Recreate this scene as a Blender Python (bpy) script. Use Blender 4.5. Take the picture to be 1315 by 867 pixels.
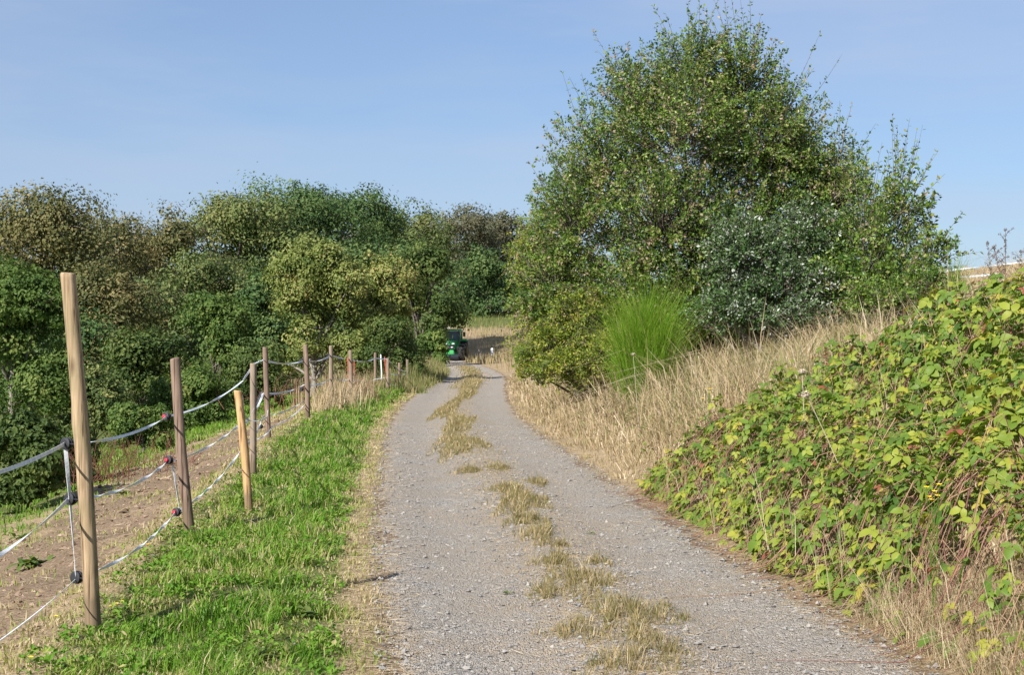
import bpy, bmesh, math
import numpy as np
from mathutils import Vector, Matrix, noise as mnoise

rad = math.radians
for o in list(bpy.data.objects):
    bpy.data.objects.remove(o)
scene = bpy.context.scene
COL = scene.collection

# ------------------------------------------------------------------ camera, sky, sun, exposure
EYE = 1.6
FPX = 2094.0                      # focal length in photograph pixels
cam_d = bpy.data.cameras.new('camera')
cam_d.sensor_width = 36.0 * 1315 / 1300
cam_d.lens = 58.0
cam_d.shift_x = -7.5 / 1315
cam_d.clip_end = 3000
cam_o = bpy.data.objects.new('camera', cam_d)
cam_o.location = (0, 0, EYE)
cam_o.rotation_euler = (rad(90), 0, 0)
COL.objects.link(cam_o)
scene.camera = cam_o

SUN_EL, SUN_AZ = 36.0, 218.0       # azimuth clockwise from +Y: behind the camera, to its left
world = bpy.data.worlds.new('World')
scene.world = world
world.use_nodes = True
wn, wl = world.node_tree.nodes, world.node_tree.links
wn.clear()
sky = wn.new('ShaderNodeTexSky')
sky.sky_type = 'NISHITA'
sky.sun_disc = False
sky.sun_elevation = rad(SUN_EL)
sky.sun_rotation = rad(SUN_AZ)
sky.altitude = 250
sky.air_density = 1.0
sky.dust_density = 0.5
sky.ozone_density = 8.0
# thin high cirrus
tc = wn.new('ShaderNodeTexCoord')
mp = wn.new('ShaderNodeMapping')
mp.inputs['Scale'].default_value = (1.3, 1.3, 7.0)
mp.inputs['Rotation'].default_value = (0.0, rad(9), 0.0)
nz = wn.new('ShaderNodeTexNoise')
nz.inputs['Scale'].default_value = 2.1
nz.inputs['Detail'].default_value = 7
nz.inputs['Roughness'].default_value = 0.55
rmp = wn.new('ShaderNodeValToRGB')
rmp.color_ramp.elements[0].position = 0.36
rmp.color_ramp.elements[0].color = (0.30, 0.30, 0.30, 1)
rmp.color_ramp.elements[1].position = 0.72
rmp.color_ramp.elements[1].color = (0.72, 0.72, 0.72, 1)
mxs = wn.new('ShaderNodeMixRGB')
mxs.inputs['Color2'].default_value = (4.35, 4.95, 6.3, 1)
bg = wn.new('ShaderNodeBackground')
bg.inputs['Strength'].default_value = 0.067
wo = wn.new('ShaderNodeOutputWorld')
wl.new(tc.outputs['Generated'], mp.inputs['Vector'])
wl.new(mp.outputs['Vector'], nz.inputs['Vector'])
wl.new(nz.outputs['Fac'], rmp.inputs['Fac'])
wl.new(rmp.outputs['Color'], mxs.inputs['Fac'])
wl.new(sky.outputs['Color'], mxs.inputs['Color1'])
wl.new(mxs.outputs['Color'], bg.inputs['Color'])
wl.new(bg.outputs['Background'], wo.inputs['Surface'])

sun_d = bpy.data.lights.new('sun', 'SUN')
sun_d.energy = 5.0
sun_d.angle = rad(0.5)
sun_d.color = (1.0, 0.955, 0.89)
sun_o = bpy.data.objects.new('sun', sun_d)
sv = Vector((math.sin(rad(SUN_AZ)) * math.cos(rad(SUN_EL)), math.cos(rad(SUN_AZ)) * math.cos(rad(SUN_EL)), math.sin(rad(SUN_EL))))
sun_o.rotation_euler = sv.to_track_quat('Z', 'Y').to_euler()
sun_o.location = (-20, -20, 30)
COL.objects.link(sun_o)

scene.view_settings.view_transform = 'Standard'
scene.view_settings.look = 'None'
scene.view_settings.gamma = 1
scene.view_settings.use_curve_mapping = False
scene.view_settings.exposure = 0.88
scene.cycles.max_bounces = 4
scene.cycles.diffuse_bounces = 2
scene.cycles.transmission_bounces = 4
scene.cycles.transparent_max_bounces = 4

# ------------------------------------------------------------------ helpers
RNG = np.random.default_rng(7)

def sstep(a, b, x):
    t = np.clip((np.asarray(x, float) - a) / (b - a), 0, 1)
    return t * t * (3 - 2 * t)

class SNoise:
    """cheap smooth value noise in 2-D: a sum of rotated sine products, about -1..1"""
    def __init__(self, seed, scale, n=9):
        r = np.random.default_rng(seed)
        a = r.uniform(0, 2 * np.pi, n)
        f = r.uniform(0.6, 2.0, n) / scale * 2 * np.pi
        self.k = np.stack([np.cos(a) * f, np.sin(a) * f], 1)
        self.p = r.uniform(0, 2 * np.pi, n)
        self.n = n
    def __call__(self, x, y):
        x = np.asarray(x, float); y = np.asarray(y, float)
        s = 0
        for (kx, ky), p in zip(self.k, self.p):
            s = s + np.sin(kx * x + ky * y + p)
        return s / (self.n ** 0.5) / 1.2

def px(x, y, d):
    """photograph pixel at depth d -> world point"""
    return np.array([(x - 665.0) / FPX * d, d, EYE + (433.5 - y) / FPX * d])

def tag(o, label=None, cat=None, group=None, kind=None):
    if label: o['label'] = label
    if cat: o['category'] = cat
    if group: o['group'] = group
    if kind: o['kind'] = kind
    return o

def empty(name, loc, label=None, cat=None, group=None):
    o = bpy.data.objects.new(name, None)
    o.location = Vector([float(v) for v in loc])
    o.empty_display_size = 0.2
    COL.objects.link(o)
    return tag(o, label, cat, group)

def make_mesh(name, verts, polys, mat=None, smooth=False, attrs=None):
    """polys: list of int arrays (n,k)"""
    verts = np.asarray(verts, np.float32)
    me = bpy.data.meshes.new(name)
    polys = [np.asarray(p, np.int32) for p in polys if len(p)]
    tot = np.concatenate([np.full(len(p), p.shape[1], np.int32) for p in polys])
    loops = np.concatenate([p.ravel() for p in polys])
    start = np.concatenate([[0], np.cumsum(tot)[:-1]]).astype(np.int32)
    me.vertices.add(len(verts)); me.vertices.foreach_set('co', verts.ravel())
    me.loops.add(len(loops)); me.loops.foreach_set('vertex_index', loops)
    me.polygons.add(len(tot)); me.polygons.foreach_set('loop_start', start)
    me.polygons.foreach_set('loop_total', tot)
    me.polygons.foreach_set('use_smooth', np.full(len(tot), smooth, bool))
    for k, v in (attrs or {}).items():
        a = me.attributes.new(k, 'FLOAT', 'POINT')
        a.data.foreach_set('value', np.asarray(v, np.float32))
    if mat: me.materials.append(mat)
    me.update(calc_edges=True)
    return me

def link(name, me, parent=None, loc=None):
    o = bpy.data.objects.new(name, me)
    COL.objects.link(o)
    if parent is not None: o.parent = parent
    if loc is not None: o.location = Vector([float(v) for v in loc])
    return o

def nrm(v):
    return v / (np.linalg.norm(v, axis=-1, keepdims=True) + 1e-9)

def randdir(rng, n):
    return nrm(rng.normal(size=(n, 3)))

def tubes(paths, sides=5, cap=False):
    """paths: list of (points (m,3), radii (m,)) -> verts, quads"""
    V, Q, off = [], [], 0
    ang = np.arange(sides) * 2 * np.pi / sides
    ca, sa = np.cos(ang), np.sin(ang)
    for P, R in paths:
        P = np.asarray(P, float); R = np.asarray(R, float)
        T = nrm(np.gradient(P, axis=0))
        ref = np.where(np.abs(T[:, 2:3]) > 0.9, np.array([[1., 0, 0]]), np.array([[0, 0, 1.]]))
        A = nrm(np.cross(T, ref)); B = np.cross(T, A)
        ring = P[:, None] + R[:, None, None] * (ca[None, :, None] * A[:, None] + sa[None, :, None] * B[:, None])
        m = len(P)
        V.append(ring.reshape(-1, 3))
        i = np.arange(m - 1)[:, None] * sides; j = np.arange(sides)[None]
        j2 = (j + 1) % sides
        q = np.stack([i + j, i + j2, i + sides + j2, i + sides + j], -1).reshape(-1, 4) + off
        Q.append(q); off += m * sides
    return np.concatenate(V), np.concatenate(Q)

def leafset(pos, axis, normal, L, W, tint, fold=0.18):
    """diamond leaves with a fold along the midrib"""
    n = len(pos)
    axis = nrm(axis); side = nrm(np.cross(normal, axis)); up = np.cross(axis, side)
    L = np.broadcast_to(L, n)[:, None]; W = np.broadcast_to(W, n)[:, None]
    base = pos; tip = pos + axis * L
    mid = pos + axis * L * 0.48
    l = mid + side * W * 0.5 + up * W * fold
    r = mid - side * W * 0.5 + up * W * fold
    V = np.stack([base, r, tip, l], 1).reshape(-1, 3)
    i = np.arange(n)[:, None] * 4
    T = np.concatenate([i + np.array([[0, 1, 2]]), i + np.array([[0, 2, 3]])])
    return V, T, np.repeat(tint, 4)

def bladeset(pos, h, w, lean, tint, rng, droop=0.0):
    """grass blades: quad + tip triangle, bent along lean (n,2)"""
    n = len(pos)
    a = rng.uniform(0, 2 * np.pi, n)
    side = np.stack([np.cos(a), np.sin(a), np.zeros(n)], 1) * (np.broadcast_to(w, n)[:, None] * 0.5)
    h = np.broadcast_to(h, n)[:, None]
    ln = np.concatenate([lean, np.zeros((n, 1))], 1) * h
    up = np.array([[0, 0, 1.0]])
    lm = np.clip(np.linalg.norm(lean, axis=1, keepdims=True), 0, 1.2)
    zt = 1 - 0.42 * lm ** 2 - droop
    m = pos + ln * 0.33 + up * h * 0.56
    t = pos + ln * 1.0 + up * h * zt
    V = np.stack([pos - side, pos + side, m + side * 0.8, m - side * 0.8, t], 1).reshape(-1, 3)
    i = np.arange(n)[:, None] * 5
    Q = i + np.array([[0, 1, 2, 3]]); T = i + np.array([[3, 2, 4]])
    return V, Q, T, np.repeat(tint, 5)

class Bag:
    """collects many pieces of geometry into one mesh"""
    def __init__(self): self.V, self.P, self.A, self.n = [], {}, [], 0
    def add(self, V, polys, tint):
        self.V.append(V); self.A.append(np.broadcast_to(tint, len(V)))
        for p in polys:
            if len(p): self.P.setdefault(p.shape[1], []).append(p + self.n)
        self.n += len(V)
    def mesh(self, name, mat, smooth=False):
        return make_mesh(name, np.concatenate(self.V), [np.concatenate(v) for v in self.P.values()], mat, smooth,
                         {'tint': np.concatenate(self.A)})

# ------------------------------------------------------------------ materials
def newmat(name):
    m = bpy.data.materials.new(name)
    m.use_nodes = True
    nt = m.node_tree
    nt.nodes.clear()
    out = nt.nodes.new('ShaderNodeOutputMaterial')
    return m, nt.nodes, nt.links, out

def ramp(N, stops, interp='LINEAR'):
    r = N.new('ShaderNodeValToRGB')
    e = r.color_ramp.elements
    r.color_ramp.interpolation = interp
    while len(e) < len(stops): e.new(0.5)
    for el, (p, c) in zip(e, stops):
        el.position = p
        el.color = (c[0], c[1], c[2], 1)
    return r

def leaf_mat(name, stops, trans=0.3, rough=0.55, spec=0.15, tsat=(1.25, 1.35, 0.6)):
    m, N, Lk, out = newmat(name)
    at = N.new('ShaderNodeAttribute'); at.attribute_name = 'tint'
    r = ramp(N, stops)
    p = N.new('ShaderNodeBsdfPrincipled')
    p.inputs['Roughness'].default_value = rough
    p.inputs['Specular IOR Level'].default_value = spec
    t = N.new('ShaderNodeBsdfTranslucent')
    mul = N.new('ShaderNodeMixRGB'); mul.blend_type = 'MULTIPLY'; mul.inputs['Fac'].default_value = 1
    mul.inputs['Color2'].default_value = (tsat[0], tsat[1], tsat[2], 1)
    mx = N.new('ShaderNodeMixShader'); mx.inputs['Fac'].default_value = trans
    Lk.new(at.outputs['Fac'], r.inputs['Fac'])
    Lk.new(r.outputs['Color'], p.inputs['Base Color'])
    Lk.new(r.outputs['Color'], mul.inputs['Color1'])
    Lk.new(mul.outputs['Color'], t.inputs['Color'])
    Lk.new(p.outputs['BSDF'], mx.inputs[1]); Lk.new(t.outputs['BSDF'], mx.inputs[2])
    Lk.new(mx.outputs['Shader'], out.inputs['Surface'])
    return m

def plain_mat(name, col, rough=0.5, metal=0.0, spec=0.5, var=0.0, vscale=8.0, bump=0.0):
    m, N, Lk, out = newmat(name)
    p = N.new('ShaderNodeBsdfPrincipled')
    p.inputs['Roughness'].default_value = rough
    p.inputs['Metallic'].default_value = metal
    p.inputs['Specular IOR Level'].default_value = spec
    p.inputs['Base Color'].default_value = (*col, 1)
    if var > 0 or bump > 0:
        tcn = N.new('ShaderNodeTexCoord')
        n = N.new('ShaderNodeTexNoise'); n.inputs['Scale'].default_value = vscale; n.inputs['Detail'].default_value = 5
        Lk.new(tcn.outputs['Object'], n.inputs['Vector'])
        r = ramp(N, [(0.3, [c * (1 - var) for c in col]), (0.7, [min(1, c * (1 + var)) for c in col])])
        Lk.new(n.outputs['Fac'], r.inputs['Fac']); Lk.new(r.outputs['Color'], p.inputs['Base Color'])
        if bump > 0:
            b = N.new('ShaderNodeBump'); b.inputs['Strength'].default_value = bump; b.inputs['Distance'].default_value = 0.01
            Lk.new(n.outputs['Fac'], b.inputs['Height']); Lk.new(b.outputs['Normal'], p.inputs['Normal'])
    Lk.new(p.outputs['BSDF'], out.inputs['Surface'])
    return m

def bark_mat(name, c0, c1):
    m, N, Lk, out = newmat(name)
    p = N.new('ShaderNodeBsdfPrincipled'); p.inputs['Roughness'].default_value = 0.9
    g = N.new('ShaderNodeTexCoord'); mpn = N.new('ShaderNodeMapping'); mpn.inputs['Scale'].default_value = (6, 6, 1.2)
    n = N.new('ShaderNodeTexNoise'); n.inputs['Scale'].default_value = 3; n.inputs['Detail'].default_value = 6
    r = ramp(N, [(0.35, c0), (0.65, c1)])
    b = N.new('ShaderNodeBump'); b.inputs['Strength'].default_value = 0.6; b.inputs['Distance'].default_value = 0.02
    Lk.new(g.outputs['Object'], mpn.inputs['Vector']); Lk.new(mpn.outputs['Vector'], n.inputs['Vector'])
    Lk.new(n.outputs['Fac'], r.inputs['Fac']); Lk.new(r.outputs['Color'], p.inputs['Base Color'])
    Lk.new(n.outputs['Fac'], b.inputs['Height']); Lk.new(b.outputs['Normal'], p.inputs['Normal'])
    Lk.new(p.outputs['BSDF'], out.inputs['Surface'])
    return m

def wood_mat(name, c0, c1, c2, green=(0.10, 0.105, 0.05)):
    """weathered round timber: long vertical grain, knots, cracks"""
    m, N, Lk, out = newmat(name)
    p = N.new('ShaderNodeBsdfPrincipled'); p.inputs['Roughness'].default_value = 0.85
    p.inputs['Specular IOR Level'].default_value = 0.2
    g = N.new('ShaderNodeTexCoord'); mpn = N.new('ShaderNodeMapping'); mpn.inputs['Scale'].default_value = (26, 26, 1.3)
    n = N.new('ShaderNodeTexNoise'); n.inputs['Scale'].default_value = 2.2; n.inputs['Detail'].default_value = 7
    n.inputs['Distortion'].default_value = 0.6
    n2 = N.new('ShaderNodeTexNoise'); n2.inputs['Scale'].default_value = 3.5; n2.inputs['Detail'].default_value = 4
    r = ramp(N, [(0.28, c0), (0.5, c1), (0.72, c2)])
    r2 = ramp(N, [(0.50, (0, 0, 0)), (0.72, (0.7, 0.7, 0.7))])
    mx = N.new('ShaderNodeMixRGB'); mx.inputs['Color2'].default_value = (*green, 1)
    v = N.new('ShaderNodeTexVoronoi'); v.inputs['Scale'].default_value = 1.0
    mp2 = N.new('ShaderNodeMapping'); mp2.inputs['Scale'].default_value = (9, 9, 3.4)
    rv = ramp(N, [(0.05, (0.35, 0.3, 0.28)), (0.22, (1, 1, 1))])
    mk = N.new('ShaderNodeMixRGB'); mk.blend_type = 'MULTIPLY'; mk.inputs['Fac'].default_value = 0.8
    b = N.new('ShaderNodeBump'); b.inputs['Strength'].default_value = 0.5; b.inputs['Distance'].default_value = 0.006
    Lk.new(g.outputs['Object'], mpn.inputs['Vector']); Lk.new(mpn.outputs['Vector'], n.inputs['Vector'])
    Lk.new(g.outputs['Object'], n2.inputs['Vector'])
    Lk.new(g.outputs['Object'], mp2.inputs['Vector']); Lk.new(mp2.outputs['Vector'], v.inputs['Vector'])
    Lk.new(n.outputs['Fac'], r.inputs['Fac']); Lk.new(n2.outputs['Fac'], r2.inputs['Fac'])
    Lk.new(r.outputs['Color'], mx.inputs['Color1']); Lk.new(r2.outputs['Color'], mx.inputs['Fac'])
    Lk.new(v.outputs['Distance'], rv.inputs['Fac'])
    Lk.new(mx.outputs['Color'], mk.inputs['Color1']); Lk.new(rv.outputs['Color'], mk.inputs['Color2'])
    nc = N.new('ShaderNodeTexNoise'); nc.inputs['Scale'].default_value = 1.0; nc.inputs['Detail'].default_value = 2
    mp3 = N.new('ShaderNodeMapping'); mp3.inputs['Scale'].default_value = (55, 55, 1.8)
    rc = ramp(N, [(0.33, (0.22, 0.18, 0.15)), (0.40, (1, 1, 1))])
    mc = N.new('ShaderNodeMixRGB'); mc.blend_type = 'MULTIPLY'; mc.inputs['Fac'].default_value = 0.85
    Lk.new(g.outputs['Object'], mp3.inputs['Vector']); Lk.new(mp3.outputs['Vector'], nc.inputs['Vector']); Lk.new(nc.outputs['Fac'], rc.inputs['Fac'])
    Lk.new(mk.outputs['Color'], mc.inputs['Color1']); Lk.new(rc.outputs['Color'], mc.inputs['Color2'])
    sx = N.new('ShaderNodeSeparateXYZ'); Lk.new(g.outputs['Object'], sx.inputs[0])
    az = N.new('ShaderNodeMath'); az.operation = 'ADD'; Lk.new(sx.outputs['Z'], az.inputs[0])
    ms = N.new('ShaderNodeMath'); ms.operation = 'MULTIPLY'; ms.inputs[1].default_value = -0.35; Lk.new(n2.outputs['Fac'], ms.inputs[0]); Lk.new(ms.outputs[0], az.inputs[1])
    rs = ramp(N, [(0.0, (0.75, 0.75, 0.75)), (0.10, (0, 0, 0))]); Lk.new(az.outputs[0], rs.inputs['Fac'])
    md = N.new('ShaderNodeMixRGB'); md.inputs['Color2'].default_value = (0.13, 0.095, 0.06, 1)
    Lk.new(rs.outputs['Color'], md.inputs['Fac']); Lk.new(mc.outputs['Color'], md.inputs['Color1'])
    Lk.new(md.outputs['Color'], p.inputs['Base Color'])
    Lk.new(n.outputs['Fac'], b.inputs['Height']); Lk.new(b.outputs['Normal'], p.inputs['Normal'])
    Lk.new(p.outputs['BSDF'], out.inputs['Surface'])
    return m

def ground_mat():
    m, N, Lk, out = newmat('meadow_ground')
    p = N.new('ShaderNodeBsdfPrincipled'); p.inputs['Roughness'].default_value = 0.95
    p.inputs['Specular IOR Level'].default_value = 0.1
    g = N.new('ShaderNodeTexCoord')
    def noise(s, d=6, rgh=0.6):
        n = N.new('ShaderNodeTexNoise'); n.inputs['Scale'].default_value = s; n.inputs['Detail'].default_value = d
        n.inputs['Roughness'].default_value = rgh
        Lk.new(g.outputs['Object'], n.inputs['Vector']); return n
    fine, mid, big = noise(38), noise(5), noise(0.35, 5)
    dry = ramp(N, [(0.3, (0.20, 0.14, 0.08)), (0.5, (0.32, 0.24, 0.145)), (0.7, (0.43, 0.335, 0.215))])
    grn = ramp(N, [(0.3, (0.06, 0.075, 0.02)), (0.55, (0.115, 0.14, 0.04)), (0.75, (0.22, 0.21, 0.085))])
    soil = ramp(N, [(0.3, (0.12, 0.08, 0.05)), (0.5, (0.225, 0.16, 0.105)), (0.72, (0.34, 0.255, 0.175))])
    for r in (dry, grn, soil): Lk.new(fine.outputs['Fac'], r.inputs['Fac'])
    def mask(attr, nz_, lo, hi):
        a = N.new('ShaderNodeAttribute'); a.attribute_name = attr
        s = N.new('ShaderNodeMath'); s.operation = 'SUBTRACT'; s.inputs[1].default_value = 0.5
        Lk.new(nz_.outputs['Fac'], s.inputs[0])
        ad = N.new('ShaderNodeMath'); ad.operation = 'ADD'
        Lk.new(a.outputs['Fac'], ad.inputs[0]); Lk.new(s.outputs[0], ad.inputs[1])
        mr = N.new('ShaderNodeMapRange'); mr.inputs['From Min'].default_value = lo; mr.inputs['From Max'].default_value = hi
        Lk.new(ad.outputs[0], mr.inputs['Value']); return mr
    mg = mask('green', mid, 0.35, 0.65); ms = mask('dirt', mid, 0.38, 0.62)
    x1 = N.new('ShaderNodeMixRGB'); x2 = N.new('ShaderNodeMixRGB')
    Lk.new(mg.outputs['Result'], x1.inputs['Fac']); Lk.new(dry.outputs['Color'], x1.inputs['Color1']); Lk.new(grn.outputs['Color'], x1.inputs['Color2'])
    Lk.new(ms.outputs['Result'], x2.inputs['Fac']); Lk.new(x1.outputs['Color'], x2.inputs['Color1']); Lk.new(soil.outputs['Color'], x2.inputs['Color2'])
    br = ramp(N, [(0.3, (0.72, 0.72, 0.72)), (0.7, (1.1, 1.1, 1.1))])
    Lk.new(big.outputs['Fac'], br.inputs['Fac'])
    x3 = N.new('ShaderNodeMixRGB'); x3.blend_type = 'MULTIPLY'; x3.inputs['Fac'].default_value = 1
    Lk.new(x2.outputs['Color'], x3.inputs['Color1']); Lk.new(br.outputs['Color'], x3.inputs['Color2'])
    Lk.new(x3.outputs['Color'], p.inputs['Base Color'])
    b = N.new('ShaderNodeBump'); b.inputs['Strength'].default_value = 0.8; b.inputs['Distance'].default_value = 0.03
    ad2 = N.new('ShaderNodeMath'); ad2.operation = 'ADD'
    Lk.new(fine.outputs['Fac'], ad2.inputs[0]); Lk.new(mid.outputs['Fac'], ad2.inputs[1])
    Lk.new(ad2.outputs[0], b.inputs['Height']); Lk.new(b.outputs['Normal'], p.inputs['Normal'])
    Lk.new(p.outputs['BSDF'], out.inputs['Surface'])
    return m

def gravel_mat():
    m, N, Lk, out = newmat('gravel_surface')
    p = N.new('ShaderNodeBsdfPrincipled'); p.inputs['Roughness'].default_value = 0.9
    p.inputs['Specular IOR Level'].default_value = 0.2
    g = N.new('ShaderNodeTexCoord')
    v = N.new('ShaderNodeTexVoronoi'); v.inputs['Scale'].default_value = 42; v.inputs['Randomness'].default_value = 1
    v2 = N.new('ShaderNodeTexVoronoi'); v2.inputs['Scale'].default_value = 105
    n = N.new('ShaderNodeTexNoise'); n.inputs['Scale'].default_value = 1.1; n.inputs['Detail'].default_value = 6
    nf = N.new('ShaderNodeTexNoise'); nf.inputs['Scale'].default_value = 70; nf.inputs['Detail'].default_value = 5
    for t in (v, v2, n, nf): Lk.new(g.outputs['Object'], t.inputs['Vector'])
    stone = ramp(N, [(0.0, (0.20, 0.195, 0.19)), (0.4, (0.34, 0.325, 0.30)), (0.75, (0.43, 0.41, 0.375)), (1.0, (0.55, 0.52, 0.48))])
    sep = N.new('ShaderNodeSeparateColor')
    Lk.new(v.outputs['Color'], sep.inputs['Color']); Lk.new(sep.outputs['Red'], stone.inputs['Fac'])
    fines = ramp(N, [(0.3, (0.27, 0.228, 0.185)), (0.55, (0.40, 0.352, 0.295)), (0.8, (0.50, 0.44, 0.365))])
    Lk.new(nf.outputs['Fac'], fines.inputs['Fac'])
    fm = ramp(N, [(0.34, (0.25, 0.25, 0.25)), (0.56, (1, 1, 1))])
    Lk.new(n.outputs['Fac'], fm.inputs['Fac'])
    x = N.new('ShaderNodeMixRGB')
    Lk.new(fm.outputs['Color'], x.inputs['Fac']); Lk.new(stone.outputs['Color'], x.inputs['Color1']); Lk.new(fines.outputs['Color'], x.inputs['Color2'])
    st = N.new('ShaderNodeAttribute'); st.attribute_name = 'straw'
    sm = N.new('ShaderNodeMath'); sm.operation = 'MULTIPLY'
    sr = ramp(N, [(0.40, (0, 0, 0)), (0.62, (1, 1, 1))])
    n4 = N.new('ShaderNodeTexNoise'); n4.inputs['Scale'].default_value = 11; n4.inputs['Detail'].default_value = 6
    Lk.new(g.outputs['Object'], n4.inputs['Vector']); Lk.new(n4.outputs['Fac'], sr.inputs['Fac'])
    Lk.new(st.outputs['Fac'], sm.inputs[0]); Lk.new(sr.outputs['Color'], sm.inputs[1])
    x2 = N.new('ShaderNodeMixRGB'); x2.inputs['Color2'].default_value = (0.46, 0.35, 0.225, 1)
    Lk.new(sm.outputs[0], x2.inputs['Fac']); Lk.new(x.outputs['Color'], x2.inputs['Color1'])
    Lk.new(x2.outputs['Color'], p.inputs['Base Color'])
    b = N.new('ShaderNodeBump'); b.inputs['Strength'].default_value = 1.0; b.inputs['Distance'].default_value = 0.022
    ad = N.new('ShaderNodeMath'); ad.operation = 'ADD'
    Lk.new(v.outputs['Distance'], ad.inputs[0]); Lk.new(v2.outputs['Distance'], ad.inputs[1])
    iv = N.new('ShaderNodeMath'); iv.operation = 'MULTIPLY'; iv.inputs[1].default_value = -1
    Lk.new(ad.outputs[0], iv.inputs[0]); Lk.new(iv.outputs[0], b.inputs['Height'])
    Lk.new(b.outputs['Normal'], p.inputs['Normal'])
    Lk.new(p.outputs['BSDF'], out.inputs['Surface'])
    return m

M = {}
M['ground'] = ground_mat()
M['gravel'] = gravel_mat()
# leaf ramps: tint 0..1 runs through the leaf colours of the plant
M['oak_brown'] = leaf_mat('oak_leaves_turning', [(0, (0.050, 0.062, 0.022)), (0.35, (0.105, 0.112, 0.040)), (0.7, (0.185, 0.165, 0.066)), (1, (0.27, 0.205, 0.095))], 0.2)
M['oak_olive'] = leaf_mat('oak_leaves_olive', [(0, (0.042, 0.072, 0.024)), (0.5, (0.105, 0.145, 0.044)), (1, (0.215, 0.215, 0.078))], 0.22)
M['oak_dark'] = leaf_mat('oak_leaves_dark', [(0, (0.028, 0.064, 0.022)), (0.5, (0.066, 0.118, 0.036)), (1, (0.150, 0.190, 0.058))], 0.2)
M['far_grey'] = leaf_mat('far_leaves_greyish', [(0, (0.063, 0.076, 0.046)), (0.5, (0.132, 0.129, 0.074)), (1, (0.196, 0.172, 0.098))], 0.2)
M['fruit'] = leaf_mat('fruit_tree_leaves', [(0, (0.058, 0.098, 0.021)), (0.5, (0.163, 0.195, 0.046)), (0.85, (0.286, 0.293, 0.098)), (1, (0.351, 0.260, 0.104))], 0.25, 0.5, 0.2)
M['shrub_green'] = leaf_mat('shrub_leaves_green', [(0, (0.050, 0.095, 0.022)), (0.6, (0.105, 0.165, 0.038)), (1, (0.20, 0.235, 0.065))], 0.32)
M['shrub_deep'] = leaf_mat('shrub_leaves_deep', [(0, (0.036, 0.066, 0.018)), (0.6, (0.086, 0.125, 0.032)), (1, (0.170, 0.195, 0.058))], 0.28)
M['thorn'] = leaf_mat('thorn_leaves', [(0, (0.034, 0.080, 0.016)), (0.45, (0.098, 0.175, 0.026)), (0.75, (0.20, 0.275, 0.045)), (0.92, (0.30, 0.28, 0.12)), (1, (0.33, 0.24, 0.17))], 0.35, 0.42, 0.38)
M['silver'] = leaf_mat('silver_leaves', [(0, (0.03, 0.075, 0.02)), (0.6, (0.075, 0.135, 0.035)), (0.85, (0.19, 0.23, 0.16)), (1, (0.40, 0.42, 0.37))], 0.18, 0.4, 0.4)
M['yellowgreen'] = leaf_mat('yellow_green_leaves', [(0, (0.065, 0.111, 0.019)), (0.5, (0.169, 0.221, 0.031)), (0.8, (0.325, 0.338, 0.039)), (1, (0.390, 0.286, 0.143))], 0.38, 0.5, 0.2)
M['broom'] = leaf_mat('broom_stems', [(0, (0.07, 0.15, 0.014)), (0.5, (0.16, 0.295, 0.026)), (0.88, (0.27, 0.365, 0.05)), (1, (0.40, 0.34, 0.15))], 0.45)
M['bramble'] = leaf_mat('bramble_leaves', [(0, (0.042, 0.098, 0.018)), (0.45, (0.125, 0.198, 0.028)), (0.8, (0.255, 0.290, 0.040)), (0.95, (0.37, 0.31, 0.05)), (1, (0.27, 0.09, 0.055))], 0.33, 0.5, 0.2)
M['cane'] = leaf_mat('bramble_canes', [(0, (0.13, 0.05, 0.05)), (0.6, (0.22, 0.12, 0.075)), (1, (0.38, 0.27, 0.15))], 0.0, 0.6)
M['grass'] = leaf_mat('verge_grass', [(0, (0.060, 0.145, 0.014)), (0.4, (0.130, 0.255, 0.026)), (0.62, (0.26, 0.31, 0.070)), (0.8, (0.36, 0.30, 0.15)), (1, (0.50, 0.41, 0.27))], 0.3, 0.5)
M['drygrass'] = leaf_mat('dry_grass', [(0, (0.11, 0.15, 0.035)), (0.25, (0.22, 0.215, 0.085)), (0.5, (0.335, 0.255, 0.14)), (0.8, (0.47, 0.375, 0.24)), (1, (0.60, 0.51, 0.36))], 0.25, 0.6, tsat=(1.1, 1.0, 0.8))
M['strip'] = leaf_mat('strip_grass_blades', [(0, (0.085, 0.105, 0.028)), (0.35, (0.165, 0.155, 0.058)), (0.6, (0.25, 0.195, 0.095)), (0.85, (0.37, 0.28, 0.155)), (1, (0.50, 0.41, 0.27))], 0.25, 0.6)
M['rust'] = leaf_mat('rusty_dock', [(0, (0.12, 0.05, 0.03)), (1, (0.26, 0.12, 0.06))], 0.2, 0.7)
M['redstem'] = leaf_mat('reddish_twigs', [(0, (0.10, 0.04, 0.03)), (1, (0.24, 0.11, 0.075))], 0.0, 0.7)
M['bark'] = bark_mat('bark', (0.07, 0.055, 0.042), (0.17, 0.145, 0.115))
M['bark_grey'] = bark_mat('bark_grey', (0.13, 0.115, 0.095), (0.28, 0.25, 0.21))
M['wood_new'] = wood_mat('post_wood_yellowish', (0.17, 0.115, 0.07), (0.31, 0.225, 0.135), (0.42, 0.32, 0.205), (0.20, 0.175, 0.09))
M['wood_old'] = wood_mat('post_wood_weathered', (0.155, 0.115, 0.085), (0.235, 0.18, 0.135), (0.32, 0.25, 0.19), (0.17, 0.15, 0.10))
M['wood_brown'] = wood_mat('post_wood_brown', (0.125, 0.085, 0.065), (0.20, 0.14, 0.105), (0.28, 0.20, 0.15), (0.15, 0.11, 0.08))
M['wood_orange'] = wood_mat('post_wood_fresh', (0.33, 0.19, 0.085), (0.46, 0.285, 0.135), (0.54, 0.36, 0.19), (0.36, 0.24, 0.11))
M['tape'] = plain_mat('fence_tape', (0.62, 0.65, 0.68), 0.55, var=0.25, vscale=30)
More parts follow.
